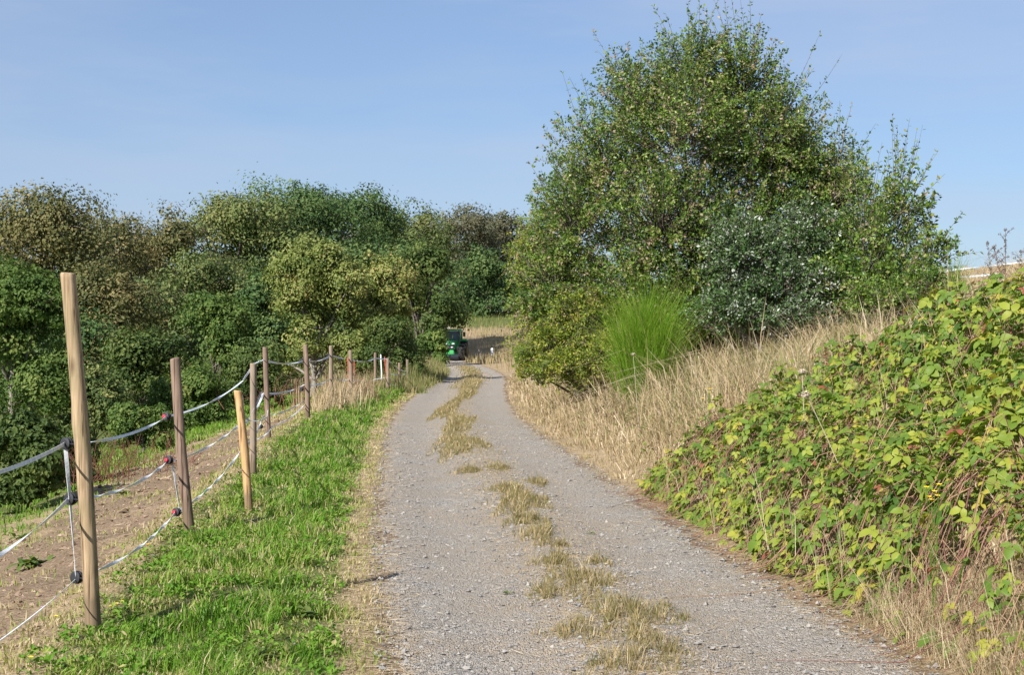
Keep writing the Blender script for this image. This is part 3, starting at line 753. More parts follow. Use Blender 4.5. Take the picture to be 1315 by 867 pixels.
# ------------------------------------------------------------------ trees
def crown_tree(name, label, cat, pxc, top, d, wpx, mat, seed, nleaf, leaf=0.16, low=0.08, bark='bark', depth=0.8, group=None, lobes=16, ytop_sharp=1.0, sparse=0.0, stem=0.35, bx=None):
    """broadleaf tree: tapered trunk, limbs to lobes, lobes of leaf clumps"""
    rng = np.random.default_rng(seed)
    X0 = (pxc - 665) / FPX * d
    Z0 = zt1(X0, d) - (0.9 if d > 200 else 0.05)
    Zt = EYE + (433.5 - top + (9 if cat == 'tree' else 3)) / FPX * d
    H = Zt - Z0
    rx = wpx / 2 * d / FPX * (1.08 if cat == 'tree' else 1.0); ry = rx * depth
    zc = H * (low + 1) / 2; rz = H * (1 - low) / 2
    # lobes inside the envelope, the outer ones on its skin
    dirs = randdir(rng, lobes * 2); dirs = dirs[np.argsort(rng.uniform(0, 1, len(dirs)))][:lobes]
    dirs[:, 2] = dirs[:, 2] * 0.9 + 0.08
    rad_ = rng.uniform(0.50, 0.74, lobes) ; rad_[:2] = 0.15
    nlow = max(3, int(lobes * 0.34))
    dirs[-nlow:, 2] = -rng.uniform(0.45, 0.8, nlow); rad_[-nlow:] = rng.uniform(0.7, 0.95, nlow)
    aa = rng.uniform(0, 6.283, nlow); dirs[-nlow:, 0] = np.cos(aa) * 0.72; dirs[-nlow:, 1] = np.sin(aa) * 0.72
    C = dirs * rad_[:, None] * np.array([[rx, ry, rz]]) * np.array([[1.08, 1.08, 1.0]]); C[:, 2] += zc
    na = 5
    ta = rng.uniform(0, 6.283, na); trr = rng.uniform(0.25, 0.55, na)
    C = np.concatenate([C, [[rng.normal(0, rx * 0.12), 0, zc + rz * 0.66]], np.stack([np.cos(ta) * trr * rx, np.sin(ta) * trr * ry * 0.8, zc + rz * rng.uniform(0.38, 0.62, na)], 1)])
    R = rng.uniform(0.26, 0.46, len(C)) * (rx * rx * rz) ** (1 / 3.0)
    # leaf clumps over every lobe
    ncl = 26
    cd = randdir(rng, len(C) * ncl)
    cd[:, 2] = cd[:, 2] * 0.85 + 0.22; cd = nrm(cd)
    li = np.repeat(np.arange(len(C)), ncl)
    cr = rng.uniform(0.30, 1.06, len(li)) ** 0.8
    P = C[li] + cd * (R[li] * cr)[:, None]
    zz_ = np.where(P[:, 2] < zc, 0.75, 1.0) * (P[:, 2] - zc) / rz
    e = ((P[:, 0] / (rx * 1.1)) ** 2 + (P[:, 1] / (ry * 1.1)) ** 2 + np.abs(zz_) ** 2.3) ** 0.5
    over = np.clip(e, 1.0, None)[:, None]
    P = np.where(over > 1.05, (P - [0, 0, zc]) / over * rng.uniform(0.92, 1.06, (len(P), 1)) + [0, 0, zc], P)
    P[:, 2] = np.maximum(P[:, 2], 0.25)
    cs = R[li] * rng.uniform(0.16, 0.30, len(li))
    ct = rng.normal(0.45, 0.15, len(li)) + rng.normal(0, 0.13, len(C))[li]
    # most leaves go to the side that can be seen
    wt = np.where(P[:, 1] > 0.2 * ry, 0.35, 1.0); wt /= wt.sum()
    n = nleaf
    j = rng.choice(len(P), n, p=wt)
    off = np.clip(rng.normal(0, 1, (n, 3)), -1.7, 1.7) * np.array([[1, 1, 0.62]]) * cs[j][:, None]
    pos = P[j] + off
    # a few leaves on shoots that break the outline
    sh = rng.uniform(0, 1, n) < 0.02
    pos[sh] += nrm(cd[j[sh]] + [0, 0, 0.7]) * (cs[j[sh]] * rng.uniform(0.4, 1.3, sh.sum()))[:, None]
    nr = nrm(cd[j] * 1.0 + nrm(off + 1e-6) * 0.7 + randdir(rng, n) * 0.6 + [0, 0, 0.2])
    ax = np.cross(nr, randdir(rng, n)); ax[:, 2] -= 0.25
    Ls = leaf * 1.13 * rng.uniform(0.6, 1.35, n)
    tint = np.clip(ct[j] + rng.normal(0, 0.16, n), 0, 1)
    root = empty(name, (X0, d, Z0), label, cat, group)
    V, T, A = leafset(pos, ax, nr, Ls, Ls * 0.66, tint)
    link('crown', make_mesh('crown', V, [T], M[mat], False, {'tint': A}), root)
    # trunk and limbs
    paths = []
    tr = max(0.04, 0.022 * H) * (stem / 0.35)
    tt = np.linspace(0, 1, 8)
    wob = rng.normal(0, 0.015 * H, (8, 3)); wob[0] = 0
    tp = np.stack([0 * tt, 0 * tt, tt * (zc + rz * 0.45)], 1) + np.cumsum(wob, 0) * [1, 1, 0]
    paths.append((tp, tr * (1 - 0.82 * tt)))
    for c in C:
        f = rng.uniform(0.18, 0.6)
        s = tp[int(f * 7)]
        m1 = s * 0.5 + c * 0.5 + [0, 0, 0.06 * H]
        t5 = np.linspace(0, 1, 6)[:, None]
        pp = (1 - t5) ** 2 * s + 2 * t5 * (1 - t5) * m1 + t5 ** 2 * c
        paths.append((pp, tr * np.linspace(0.5, 0.12, 6)))
    for q in range(0, len(P), 3):
        c = C[li[q]]
        paths.append((np.array([c, c * 0.45 + P[q] * 0.55 + [0, 0, 0.05 * R[li[q]]], P[q]]), np.array([0.14, 0.09, 0.03]) * tr))
    V, Q = tubes(paths, 5)
    link('trunk', make_mesh('trunk', V, [Q], M[bark], True), root)
    return root

# far wood along the paddock, from the left edge towards the middle
BG = 'trees of the wood behind the paddock'
crown_tree('oak_tree', 'brown-tinged oak at the left edge of the skyline', 'tree', 55, 250, 78, 270, 'oak_brown', 101, 33000, 0.155, group=BG)
crown_tree('oak_tree', 'brownish oak between the left-edge oak and the dip in the skyline', 'tree', 145, 281, 90, 190, 'oak_brown', 102, 26000, 0.15, group=BG)
crown_tree('oak_tree', 'olive-brown oak under the lowest dip of the skyline', 'tree', 213, 278, 96, 180, 'oak_brown', 103, 25000, 0.16, group=BG)
crown_tree('oak_tree', 'olive oak left of the tall dark oaks', 'tree', 288, 244, 122, 215, 'oak_olive', 104, 28000, 0.21, group=BG)
crown_tree('oak_tree', 'tall dark green oak forming the highest crown of the wood', 'tree', 378, 236, 130, 230, 'oak_dark', 105, 31000, 0.215, group=BG)
crown_tree('oak_tree', 'dark green oak on the right shoulder of the highest crown', 'tree', 455, 247, 138, 180, 'oak_dark', 106, 24000, 0.23, group=BG)
crown_tree('oak_tree', 'mid green oak above the round tree beside the tractor', 'tree', 520, 266, 152, 150, 'oak_olive', 107, 18000, 0.24, group=BG)
crown_tree('oak_tree', 'grey-olive far tree behind the tractor meadow', 'tree', 585, 270, 214, 140, 'far_grey', 108, 18000, 0.29, low=0.02, group=BG)
crown_tree('oak_tree', 'darker far tree at the right end of the wood', 'tree', 652, 272, 222, 130, 'far_grey', 109, 15000, 0.30, low=0.02, group=BG)
crown_tree('oak_tree', 'far tree mostly hidden behind the big thorn tree', 'tree', 725, 262, 226, 120, 'oak_dark', 110, 6000, 0.36, low=0.02, group=BG)
crown_tree('oak_tree', 'low dark far tree at the top edge of the tan meadow', 'tree', 615, 325, 205, 140, 'oak_dark', 111, 9000, 0.32, low=0.0, group=BG)
crown_tree('oak_tree', 'shadowy brown oak low behind the nearest fence post', 'tree', 120, 345, 64, 190, 'oak_brown', 112, 24000, 0.13, low=0.02, group=BG)
crown_tree('oak_tree', 'olive brown oak behind the bright green shrub', 'tree', 245, 318, 84, 170, 'oak_olive', 113, 15000, 0.15, low=0.02, group=BG)
crown_tree('oak_tree', 'dark oak filling the gap behind the fruit tree', 'tree', 500, 318, 118, 190, 'oak_dark', 114, 9000, 0.24, low=0.0, group=BG)
crown_tree('oak_tree', 'dusky oak filling the left background under the skyline dip', 'tree', 190, 360, 72, 190, 'oak_olive', 115, 10000, 0.17, low=0.0, group=BG)
crown_tree('oak_tree', 'dark oak seen between the bright shrub and the fruit tree', 'tree', 325, 350, 80, 130, 'oak_dark', 116, 12000, 0.18, low=0.0, group=BG)
crown_tree('oak_tree', 'shadowed oak behind the left-edge green tree', 'tree', 60, 400, 58, 200, 'oak_dark', 117, 8000, 0.14, low=0.0, group=BG)
for lb_, x_, t_ in (('far low hedge shrub straight behind the tractor', 590, 372), ('far low hedge shrub above the white marker post', 632, 366), ('far low hedge shrub half hidden by the drooping shrub', 674, 362)):
    crown_tree('shrub', lb_, 'shrub', x_, t_, 212, 64, 'oak_dark', 140 + x_, 3500, 0.36, low=0.0, group='hedge shrubs at the top of the meadow', lobes=9)
# single trees in front of the wood
crown_tree('fruit_tree', 'taller yellow-green fruit tree behind the middle of the fence', 'tree', 402, 303, 58, 138, 'fruit', 121, 24000, 0.10, low=0.03, lobes=14, bark='bark_grey')
crown_tree('fruit_tree', 'lower yellow-green fruit tree right of the taller one', 'tree', 484, 334, 61, 118, 'fruit', 124, 17000, 0.10, low=0.02, lobes=11, bark='bark_grey')
crown_tree('broadleaf_tree', 'rounded mid green tree overhanging the green tractor', 'tree', 538, 322, 96, 112, 'shrub_deep', 122, 16000, 0.17, low=0.16)
crown_tree('broadleaf_tree', 'bright green tree cut by the left edge behind the fence', 'tree', 20, 322, 40, 150, 'shrub_green', 123, 26000, 0.085, low=0.06, bark='bark_grey')
SG = 'shrubs along the edge of the paddock'
crown_tree('shrub', 'bright green shrub rising behind the second fence post', 'shrub', 280, 368, 52, 108, 'shrub_green', 131, 14000, 0.10, low=0.0, group=SG, stem=0.2)
crown_tree('shrub', 'dark shrub between the nearest and second fence posts', 'shrub', 185, 420, 46, 130, 'shrub_deep', 132, 9000, 0.10, low=0.0, group=SG, stem=0.2)
crown_tree('shrub', 'low green shrub at the foot of the left-edge tree', 'shrub', 34, 530, 20.8, 130, 'shrub_deep', 133, 12000, 0.06, low=0.0, group=SG, stem=0.2)
crown_tree('shrub', 'low leafy shrub below the bright green one', 'shrub', 245, 478, 43, 130, 'shrub_green', 134, 12000, 0.085, low=0.0, group=SG, stem=0.2)
crown_tree('shrub', 'pale green shrub seen between the second and fourth posts', 'shrub', 330, 440, 50, 100, 'shrub_deep', 135, 10000, 0.09, low=0.0, group=SG, stem=0.2)
crown_tree('shrub', 'olive dry shrub behind the nearest fence post', 'shrub', 120, 470, 40, 90, 'oak_olive', 136, 9000, 0.08, low=0.0, group=SG, stem=0.2)
crown_tree('shrub', 'dark low bush behind the tape left of the nearest post', 'shrub', 88, 545, 24.0, 84, 'shrub_deep', 139, 9000, 0.05, low=0.0, group=SG, stem=0.2)
crown_tree('shrub', 'small leafy bush behind the tape between the first two posts', 'shrub', 182, 520, 31, 96, 'shrub_green', 145, 8000, 0.06, low=0.0, group=SG, stem=0.2)
crown_tree('shrub', 'low green bush in front of the tractor wheel', 'shrub', 556, 426, 92, 44, 'shrub_green', 137, 7000, 0.14, low=0.0, stem=0.2)
crown_tree('shrub', 'dark bush under the right side of the fruit tree', 'shrub', 490, 408, 57, 110, 'shrub_deep', 138, 10000, 0.09, low=0.0, stem=0.2)

# ------------------------------------------------------------------ shooting bushes on the right bank
def shoot_bush(name, label, cat, base, lobes, nshoot, mat, seed, leaf=0.062, per=52, long_n=0, long_dir=(0, 0, 1), twig_r=0.006, bark='bark', tmean=0.45, tsd=0.2, droop=0.0, group=None, hollow=0.0, longreach=(1.1, 1.42), spread=0.10):
    """lobes: list of (px, py, depth, rx_px, rz_px, ry_m) ; shoots fan out of every lobe and carry leaves along them"""
    rng = np.random.default_rng(seed)
    bx, by = base
    B = np.array([bx, by, zt1(bx, by) - 0.05])
    C = np.array([px(l[0], l[1], l[2]) for l in lobes]) - B
    Rr = np.array([[l[3] * l[2] / FPX, l[5], l[4] * l[2] / FPX] for l in lobes])
    w = np.prod(Rr, 1) ** 0.75; w /= w.sum()
    li = rng.choice(len(lobes), nshoot, p=w)
    dr = randdir(rng, nshoot); dr[:, 2] = dr[:, 2] * 0.9 + 0.15; dr = nrm(dr)
    reach = rng.uniform(0.62, 1.04, nshoot)
    if long_n:
        reach[:long_n] = rng.uniform(*longreach, long_n)
        dr[:long_n] = nrm(randdir(rng, long_n) * 0.75 + np.array(long_dir))
    end = C[li] + dr * Rr[li] * reach[:, None]
    if hollow:
        # uneven growth: shoots are missing in places, leaving dark hollows and sky holes
        h1, h2 = SNoise(seed + 1, 2.0), SNoise(seed + 2, 1.7)
        ok = (h1(end[:, 0] + 0.6 * end[:, 1], end[:, 2]) + 0.5 * h2(end[:, 1], end[:, 2] + end[:, 0]) > -hollow) | (rng.uniform(0, 1, nshoot) < 0.12)
        ok[:long_n] = True
        li, dr, reach, end = li[ok], dr[ok], reach[ok], end[ok]; nshoot = len(li)
    start = C[li] * 0.97 + dr * Rr[li] * rng.uniform(0.05, 0.35, nshoot)[:, None] - [0, 0, 0.12] * Rr[li]
    gz = ZT(end[:, 0] + B[0], end[:, 1] + B[1]) - B[2]
    end[:, 2] = np.maximum(end[:, 2], gz + 0.1)
    ctrl = (start + end) / 2 + rng.normal(0, 0.08, (nshoot, 3)) * Rr[li] + np.array([[0, 0, 0.10 + droop * 0.5]]) * Rr[li]
    end = end - np.array([[0, 0, droop]]) * Rr[li] * 0.5
    m = 5
    t = np.linspace(0, 1, m)[None, :, None]
    PP = (1 - t) ** 2 * start[:, None] + 2 * t * (1 - t) * ctrl[:, None] + t ** 2 * end[:, None]
    paths = [(PP[i], twig_r * np.linspace(1.5, 0.35, m)) for i in range(nshoot)]
    root = empty(name, B, label, cat, group)
    V, Q = tubes(paths, 3)
    link('twigs', make_mesh('twigs', V, [Q], M[bark], True), root)
    # leaves
    n = nshoot * per
    j = np.repeat(np.arange(nshoot), per)
    s = rng.uniform(0.12, 1.0, n) ** 0.75
    lg = np.zeros(nshoot, bool); lg[:long_n] = True
    keep = ~(lg[j] & (rng.uniform(0, 1, n) < 0.5))
    j, s = j[keep], s[keep]; n = len(j)
    s_ = s[:, None]
    p = (1 - s_) ** 2 * start[j] + 2 * s_ * (1 - s_) * ctrl[j] + s_ ** 2 * end[j]
    tan = nrm(2 * (1 - s_) * (ctrl[j] - start[j]) + 2 * s_ * (end[j] - ctrl[j]))
    rd = nrm(np.cross(tan, randdir(rng, n)))
    side = np.where(lg[j], 0.35, 1.0)[:, None] * np.abs(rng.normal(0, spread, (n, 1))) * (1.25 - s_)
    p = p + rd * side
    ax = nrm(tan * 0.6 + rd * 0.9 + randdir(rng, n) * 0.45)
    nr = nrm(randdir(rng, n) * 0.8 + [0, -0.1, 0.55] + dr[j] * 0.45)
    Ls = leaf * rng.uniform(0.55, 1.3, n)
    tw = rng.normal(tmean, tsd * 0.85, nshoot)
    tint = np.clip(tw[j] + rng.normal(0, tsd, n), 0, 1)
    V, T, A = leafset(p, ax, nr, Ls, Ls * 0.62, tint)
    link('crown', make_mesh('crown', V, [T], M[mat], False, {'tint': A}), root)
    # stems from the base into every lobe
    tp = []
    for c, r in zip(C, Rr):
        for q in range(3):
            s0 = rng.normal(0, 0.25, 3) * [1, 1, 0]
            e0 = c + rng.normal(0, 0.3, 3) * r
            md = s0 * 0.55 + e0 * 0.45 + [0, 0, 0.15 * abs(e0[2])]
            tt = np.linspace(0, 1, 8)[:, None]
            pp = (1 - tt) ** 2 * s0 + 2 * tt * (1 - tt) * md + tt ** 2 * e0
            tp.append((pp, np.linspace(0.05, 0.012, 8) * rng.uniform(0.6, 1.2)))
    V, Q = tubes(tp, 6)
    link('trunk', make_mesh('trunk', V, [Q], M['bark_grey'], True), root)
    return root

shoot_bush('thorn_tree', 'tall dense thorn tree with mixed green leaves right of the track', 'tree', (3.6, 33.0),
           [(885, 95, 33, 75, 78, 1.3), (955, 110, 33, 72, 85, 1.3), (815, 125, 33, 72, 72, 1.3), (870, 175, 32, 115, 100, 1.7), (975, 190, 33, 112, 110, 1.7),
            (772, 215, 32.5, 92, 90, 1.5), (1028, 225, 33, 62, 85, 1.1), (1078, 245, 32.5, 52, 85, 1.0), (735, 290, 32, 78, 90, 1.4), (850, 290, 31.5, 125, 100, 1.8), (970, 300, 32.5, 125, 100, 1.7),
            (1062, 295, 33, 72, 95, 1.3), (700, 365, 32, 58, 80, 1.1), (815, 375, 31.5, 110, 75, 1.5), (930, 385, 32, 115, 70, 1.5), (1050, 370, 32.5, 90, 65, 1.3), (900, 415, 31, 130, 34, 1.1)],
           3900, 'thorn', 201, leaf=0.069, per=44, long_n=150, hollow=0.78, longreach=(1.08, 1.5), long_dir=(0.15, 0, 1.0), tmean=0.54, tsd=0.23)
shoot_bush('oak_sapling', 'young oak with long sparse shoots against the sky on the right', 'tree', (7.6, 30.5),
           [(1105, 300, 30.5, 55, 90, 1.0), (1150, 280, 31, 50, 85, 0.8), (1110, 355, 30, 80, 62, 1.0), (1185, 335, 30.5, 50, 55, 0.8), (1145, 375, 29.5, 85, 40, 0.8)],
           380, 'thorn', 202, leaf=0.08, per=40, long_n=95, longreach=(1.1, 1.75), long_dir=(0.6, 0, 0.8), tmean=0.5, tsd=0.2)
shoot_bush('silver_shrub', 'dark shrub with silvery leaves at the foot of the thorn tree', 'shrub', (4.7, 30.0),
           [(955, 325, 30, 70, 70, 0.7), (1005, 365, 30, 85, 55, 0.8), (930, 395, 29.8, 65, 38, 0.7), (1035, 300, 30.5, 50, 60, 0.6), (990, 405, 29.6, 95, 28, 0.6)],
           560, 'silver', 203, leaf=0.062, per=46, tmean=0.5, tsd=0.23)
shoot_bush('drooping_shrub', 'yellow-green arching shrub leaning over the right edge of the track', 'shrub', (1.6, 33.0),
           [(715, 395, 32.5, 68, 65, 0.9), (760, 415, 31, 78, 60, 0.9), (688, 325, 33.5, 42, 70, 0.6), (705, 445, 31, 52, 42, 0.7), (738, 470, 30.0, 62, 30, 0.7), (690, 470, 31.0, 38, 28, 0.6), (790, 450, 29.5, 60, 40, 0.6)],
           900, 'yellowgreen', 204, leaf=0.06, per=40, long_n=40, long_dir=(-0.9, 0, 0.2), tmean=0.5, tsd=0.2, droop=0.4)
shoot_bush('bramble_shrub', 'low green shrub below the young oak at the crest of the bank', 'shrub', (6.7, 27.0),
           [(1130, 380, 27, 62, 30, 0.6), (1190, 365, 27, 40, 28, 0.5)], 150, 'thorn', 205, leaf=0.06, per=36, tmean=0.45, tsd=0.18)

# ------------------------------------------------------------------ broom bushes
def broom(name, label, base, hgt, rad_, n, seed, width=0.007, tm=0.5):
    rng = np.random.default_rng(seed)
    bx, by = base
    B = np.array([bx, by, zt1(bx, by) - 0.05])
    root = empty(name, B, label, 'shrub', 'broom bushes')
    a = rng.uniform(0, 6.283, n); r = rng.uniform(0, 1, n) ** 0.6
    p0 = np.stack([np.cos(a) * r * rad_ * 0.28, np.sin(a) * r * rad_ * 0.28, np.zeros(n)], 1)
    nc_ = 11
    sub = rng.integers(0, nc_, n); sa_ = rng.uniform(0, 6.283, nc_); sh_ = rng.uniform(0.62, 1.1, nc_)
    a = sa_[sub] + rng.normal(0, 0.5, n)
    L = hgt * rng.uniform(0.3, 1.0, n) ** 0.6 * sh_[sub]
    p0[:, 2] = rng.uniform(0, 0.35, n) * hgt * (rng.uniform(0, 1, n) < 0.6)
    L = np.minimum(L, hgt * 1.15 - p0[:, 2])
    lean = np.stack([np.cos(a), np.sin(a)], 1) * (0.05 + 0.62 * r[:, None]) + rng.normal(0, 0.12, (n, 2))
    V, Q, T, A = bladeset(p0, L, width, lean * 0.85, np.clip(rng.normal(tm, 0.24, n), 0, 1), rng)
    bag = Bag(); bag.add(V, [Q, T], A)
    link('stems', bag.mesh('stems', M['broom']), root)
    return root
broom('broom_bush', 'bright green broom bush on the bank below the thorn tree', (2.2, 27.8), 2.2, 1.55, 3600, 301, 0.0078, 0.52)
broom('broom_bush', 'far green broom clump beside the bend of the track', (0.35, 80.0), 1.25, 1.7, 1300, 303, 0.02, 0.35)
broom('broom_bush', 'dull green broom at the right end of the crest shrubs', (7.75, 29.0), 1.15, 0.5, 420, 304, 0.007, 0.3)

# ------------------------------------------------------------------ bramble thicket
def leaflet(L, W, m=5):
    """serrated ovate leaflet folded along its midrib, in the XY plane, base at the origin, tip towards +Y"""
    t = np.linspace(0, 1, m + 1)
    prof = np.sin(np.pi * t ** 0.8) ** 0.8 * 0.5 * W
    prof[1:-1] *= np.where(np.arange(1, m) % 2, 1.06, 0.95)
    mid = np.stack([0 * t, t * L, 0.10 * L * (t - t * t) - 0.10 * L * t ** 2], 1)
    l = mid[1:-1] + np.stack([-prof[1:-1], 0.02 * L + 0 * prof[1:-1], 0.22 * prof[1:-1]], 1)
    r = mid[1:-1] + np.stack([prof[1:-1], 0.02 * L + 0 * prof[1:-1], 0.22 * prof[1:-1]], 1)
    V = np.concatenate([mid, l, r]); k = m - 1; lo, ro = m + 1, m + 1 + k
    Q, T = [], [[0, 1, lo], [0, ro, 1], [m - 1, m, lo + k - 1], [m - 1, ro + k - 1, m]]
    for i in range(k - 1):
        Q.append([i + 1, i + 2, lo + i + 1, lo + i]); Q.append([i + 1, ro + i, ro + i + 1, i + 2])
    return V, np.array(Q, int).reshape(-1, 4), np.array(T)

def rotz(V, a):
    c, s = math.cos(a), math.sin(a)
    return np.stack([V[:, 0] * c - V[:, 1] * s, V[:, 0] * s + V[:, 1] * c, V[:, 2]], 1)

def compound_leaf(rng, L, tint, m=4):
    """three leaflets on a short stalk"""
    Vs, Qs, Ts, As, n = [], [], [], [], 0
    for a, sc, yo in ((0, 1.0, 0.45), (rng.uniform(1.15, 1.5), 0.85, 0.36), (-rng.uniform(1.15, 1.5), 0.85, 0.36)):
        V, Q, T = leaflet(L * sc, L * sc * rng.uniform(0.54, 0.72), m)
        V[:, 2] -= rng.uniform(0.0, 0.35) * V[:, 1] ** 2 / L
        V[:, 2] += rng.normal(0, 0.05) * V[:, 1] + rng.normal(0, 0.12) * V[:, 0]
        V = rotz(V, a) + [0, yo * L * (0.75 if a else 1), 0]
        Vs.append(V); Qs.append(Q + n); Ts.append(T + n); n += len(V)
        As.append(np.full(len(V), np.clip(tint + rng.normal(0, 0.05), 0, 1)))
    st = np.array([[-0.002, -0.3 * L, -0.01], [0.002, -0.3 * L, -0.01], [0.0015, 0.4 * L, 0.0], [-0.0015, 0.4 * L, 0]])
    Vs.append(st); Qs.append(np.array([[0, 1, 2, 3]]) + n); As.append(np.full(4, tint))
    return np.concatenate(Vs), np.concatenate(Qs), np.concatenate(Ts), np.concatenate(As)

rng = np.random.default_rng(401)
_by = np.array([5.5, 7, 9, 12, 13, 14, 15.5, 16.6, 17.6])
_bu = np.array([3.6, 3.9, 4.0, 4.0, 3.9, 3.6, 3.0, 2.3, 1.6])
n_c1, n_c2 = SNoise(61, 1.1), SNoise(62, 0.45)
def canopy(u, Y):
    um = np.interp(Y, _by, _bu)
    e = sstep(1.3, 1.75, u) * (1 - sstep(um - 0.5, um + 0.1, u)) * (1 - sstep(16.2, 17.6, Y))
    return e * np.clip(0.53 + 0.17 * n_c1(u, Y) + 0.12 * n_c2(u, Y), 0.08, 0.95)
def bsurf(u, Y, f):
    X = XC(Y) + u
    return np.stack([X, Y, ZT(X, Y) + canopy(u, Y) * f], -1)
NB = 11500
Y = 5.8 + (17.4 - 5.8) * rng.uniform(0, 1, NB * 3) ** 1.15
u = rng.uniform(1.38, 4.1, NB * 3)
sp = sstep(0.02, 0.16, canopy(u, Y)) * np.where((Y < 9.0) & (u < 1.9 + 0.3 * n_c1(u, Y)), 0.22, 1.0) * np.clip(0.95 + 0.55 * n_c2(u * 1.3 + 5, Y * 1.3), 0.3, 1)
k = (rng.uniform(0, 1, NB * 3) < sp) & (u < np.interp(Y, _by, _bu) + 0.05)
u, Y = u[k][:NB], Y[k][:NB]
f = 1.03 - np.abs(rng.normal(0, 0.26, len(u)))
P = bsurf(u, Y, f)
eps = 0.12
gx = (bsurf(u + eps, Y, 1)[:, 2] - bsurf(u - eps, Y, 1)[:, 2]) / (2 * eps)
gy = (bsurf(u, Y + eps, 1)[:, 2] - bsurf(u, Y - eps, 1)[:, 2]) / (2 * eps)
NR = nrm(np.stack([-gx * 0.45, -gy * 0.45, np.ones(len(u))], 1) + randdir(rng, len(u)) * 0.75 + [-0.12, -0.15, 0.1])
AX = nrm(np.cross(NR, nrm(randdir(rng, len(u)) + [0.0, 0.9, 0.0]))); AX[:, 2] -= 0.2
AX = nrm(AX - NR * np.sum(AX * NR, 1, keepdims=True))
SD = np.cross(AX, NR)
LL = np.clip(np.exp(rng.normal(np.log(0.062), 0.28, len(u))), 0.028, 0.10) * np.where(Y < 12, 1.0, 0.9)
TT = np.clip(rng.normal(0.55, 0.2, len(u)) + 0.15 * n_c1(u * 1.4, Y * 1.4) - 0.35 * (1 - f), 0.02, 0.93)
red = rng.uniform(0, 1, len(u)) < 0.018
TT[red] = 1.0
protos = [compound_leaf(rng, 1.0, 0) for _ in range(8)]
protos_lo = [compound_leaf(rng, 1.0, 0, 3) for _ in range(8)]
protos_min = [compound_leaf(rng, 1.0, 0, 2) for _ in range(8)]
# order by size in the picture; the 300 largest in view are single leaves
inview = (np.abs(P[:, 0] / P[:, 1]) < 0.305) & (EYE - P[:, 2] < 0.2 * P[:, 1])
show = LL / Y * np.clip(np.sum(NR * nrm(np.array([[0, 0, EYE]]) - P), 1), 0.05, 1) * np.clip(f, 0, 1) ** 4 * inview
order = np.argsort(-show)
broot_loc = np.array([2.6, 10.5, zt1(2.6, 10.5)])
broot = empty('bramble_thicket', broot_loc, 'dense yellow-green bramble thicket covering the near right bank', 'bramble')
variants = []
for pi in range(8):
    for tv in (0.30, 0.45, 0.58, 0.70, 0.83):
        V, Q, T, A = protos[pi]
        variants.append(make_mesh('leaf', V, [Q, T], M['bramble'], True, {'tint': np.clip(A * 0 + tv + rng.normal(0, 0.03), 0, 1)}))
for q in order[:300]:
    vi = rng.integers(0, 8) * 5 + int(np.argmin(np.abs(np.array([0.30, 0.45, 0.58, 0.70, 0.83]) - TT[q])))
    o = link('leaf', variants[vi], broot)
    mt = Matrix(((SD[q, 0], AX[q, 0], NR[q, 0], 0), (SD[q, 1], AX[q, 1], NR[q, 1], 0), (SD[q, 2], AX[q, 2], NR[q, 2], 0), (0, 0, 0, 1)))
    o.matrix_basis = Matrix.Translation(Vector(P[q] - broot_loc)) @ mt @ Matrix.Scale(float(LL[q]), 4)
bag = Bag()
rest = order[300:]
which = rng.integers(0, 8, len(rest))
for pi in range(8):
  for s, (V, Q, T, A) in ((rest[:2600][which[:2600] == pi], protos[pi]), (rest[2600:7500][which[2600:7500] == pi], protos_lo[pi]), (rest[7500:][which[7500:] == pi], protos_min[pi])):
    W = (V[None, :, 0:1] * SD[s][:, None] + V[None, :, 1:2] * AX[s][:, None] + V[None, :, 2:3] * NR[s][:, None]) * LL[s][:, None, None] + (P[s] - broot_loc)[:, None]
    o_ = (np.arange(len(s)) * len(V))[:, None, None]
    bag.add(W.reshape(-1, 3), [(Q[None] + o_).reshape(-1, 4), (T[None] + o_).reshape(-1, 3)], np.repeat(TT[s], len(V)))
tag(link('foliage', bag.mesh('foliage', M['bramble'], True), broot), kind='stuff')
# canes: some inside, some arching out over the track edge
bag = Bag()
paths, tn = [], []
for i in range(620):
    Yc = rng.uniform(6.2, 16.8); um = float(np.interp(Yc, _by, _bu))
    u0 = rng.uniform(1.6, um)
    if i < 330:
        u1 = rng.uniform(1.12, 1.6); u0 = u1 + rng.uniform(0.4, 1.1); dy = rng.normal(-0.25, 0.3)
        ff = np.array([0.75, 0.9, 0.8, 0.5, 0.1])
    else:
        u1 = u0 + rng.normal(0, 0.5); dy = rng.normal(0, 0.6)
        ff = np.array([0.3, 0.8, 1.0, 1.02, 0.85]) + rng.normal(0, 0.06)
    tt = np.linspace(0, 1, 5)
    uu = u0 + (u1 - u0) * tt; yy = Yc + dy * tt
    pp = bsurf(uu, yy, ff) - broot_loc
    pp[:, 2] += 0.02
    paths.append((pp, np.linspace(0.0036, 0.0014, 5)))
    tn.append(rng.uniform(0, 0.9))
V, Q = tubes(paths, 4)
bag.add(V, [Q], np.repeat(tn, 20))
link('canes', bag.mesh('canes', M['cane']), broot)

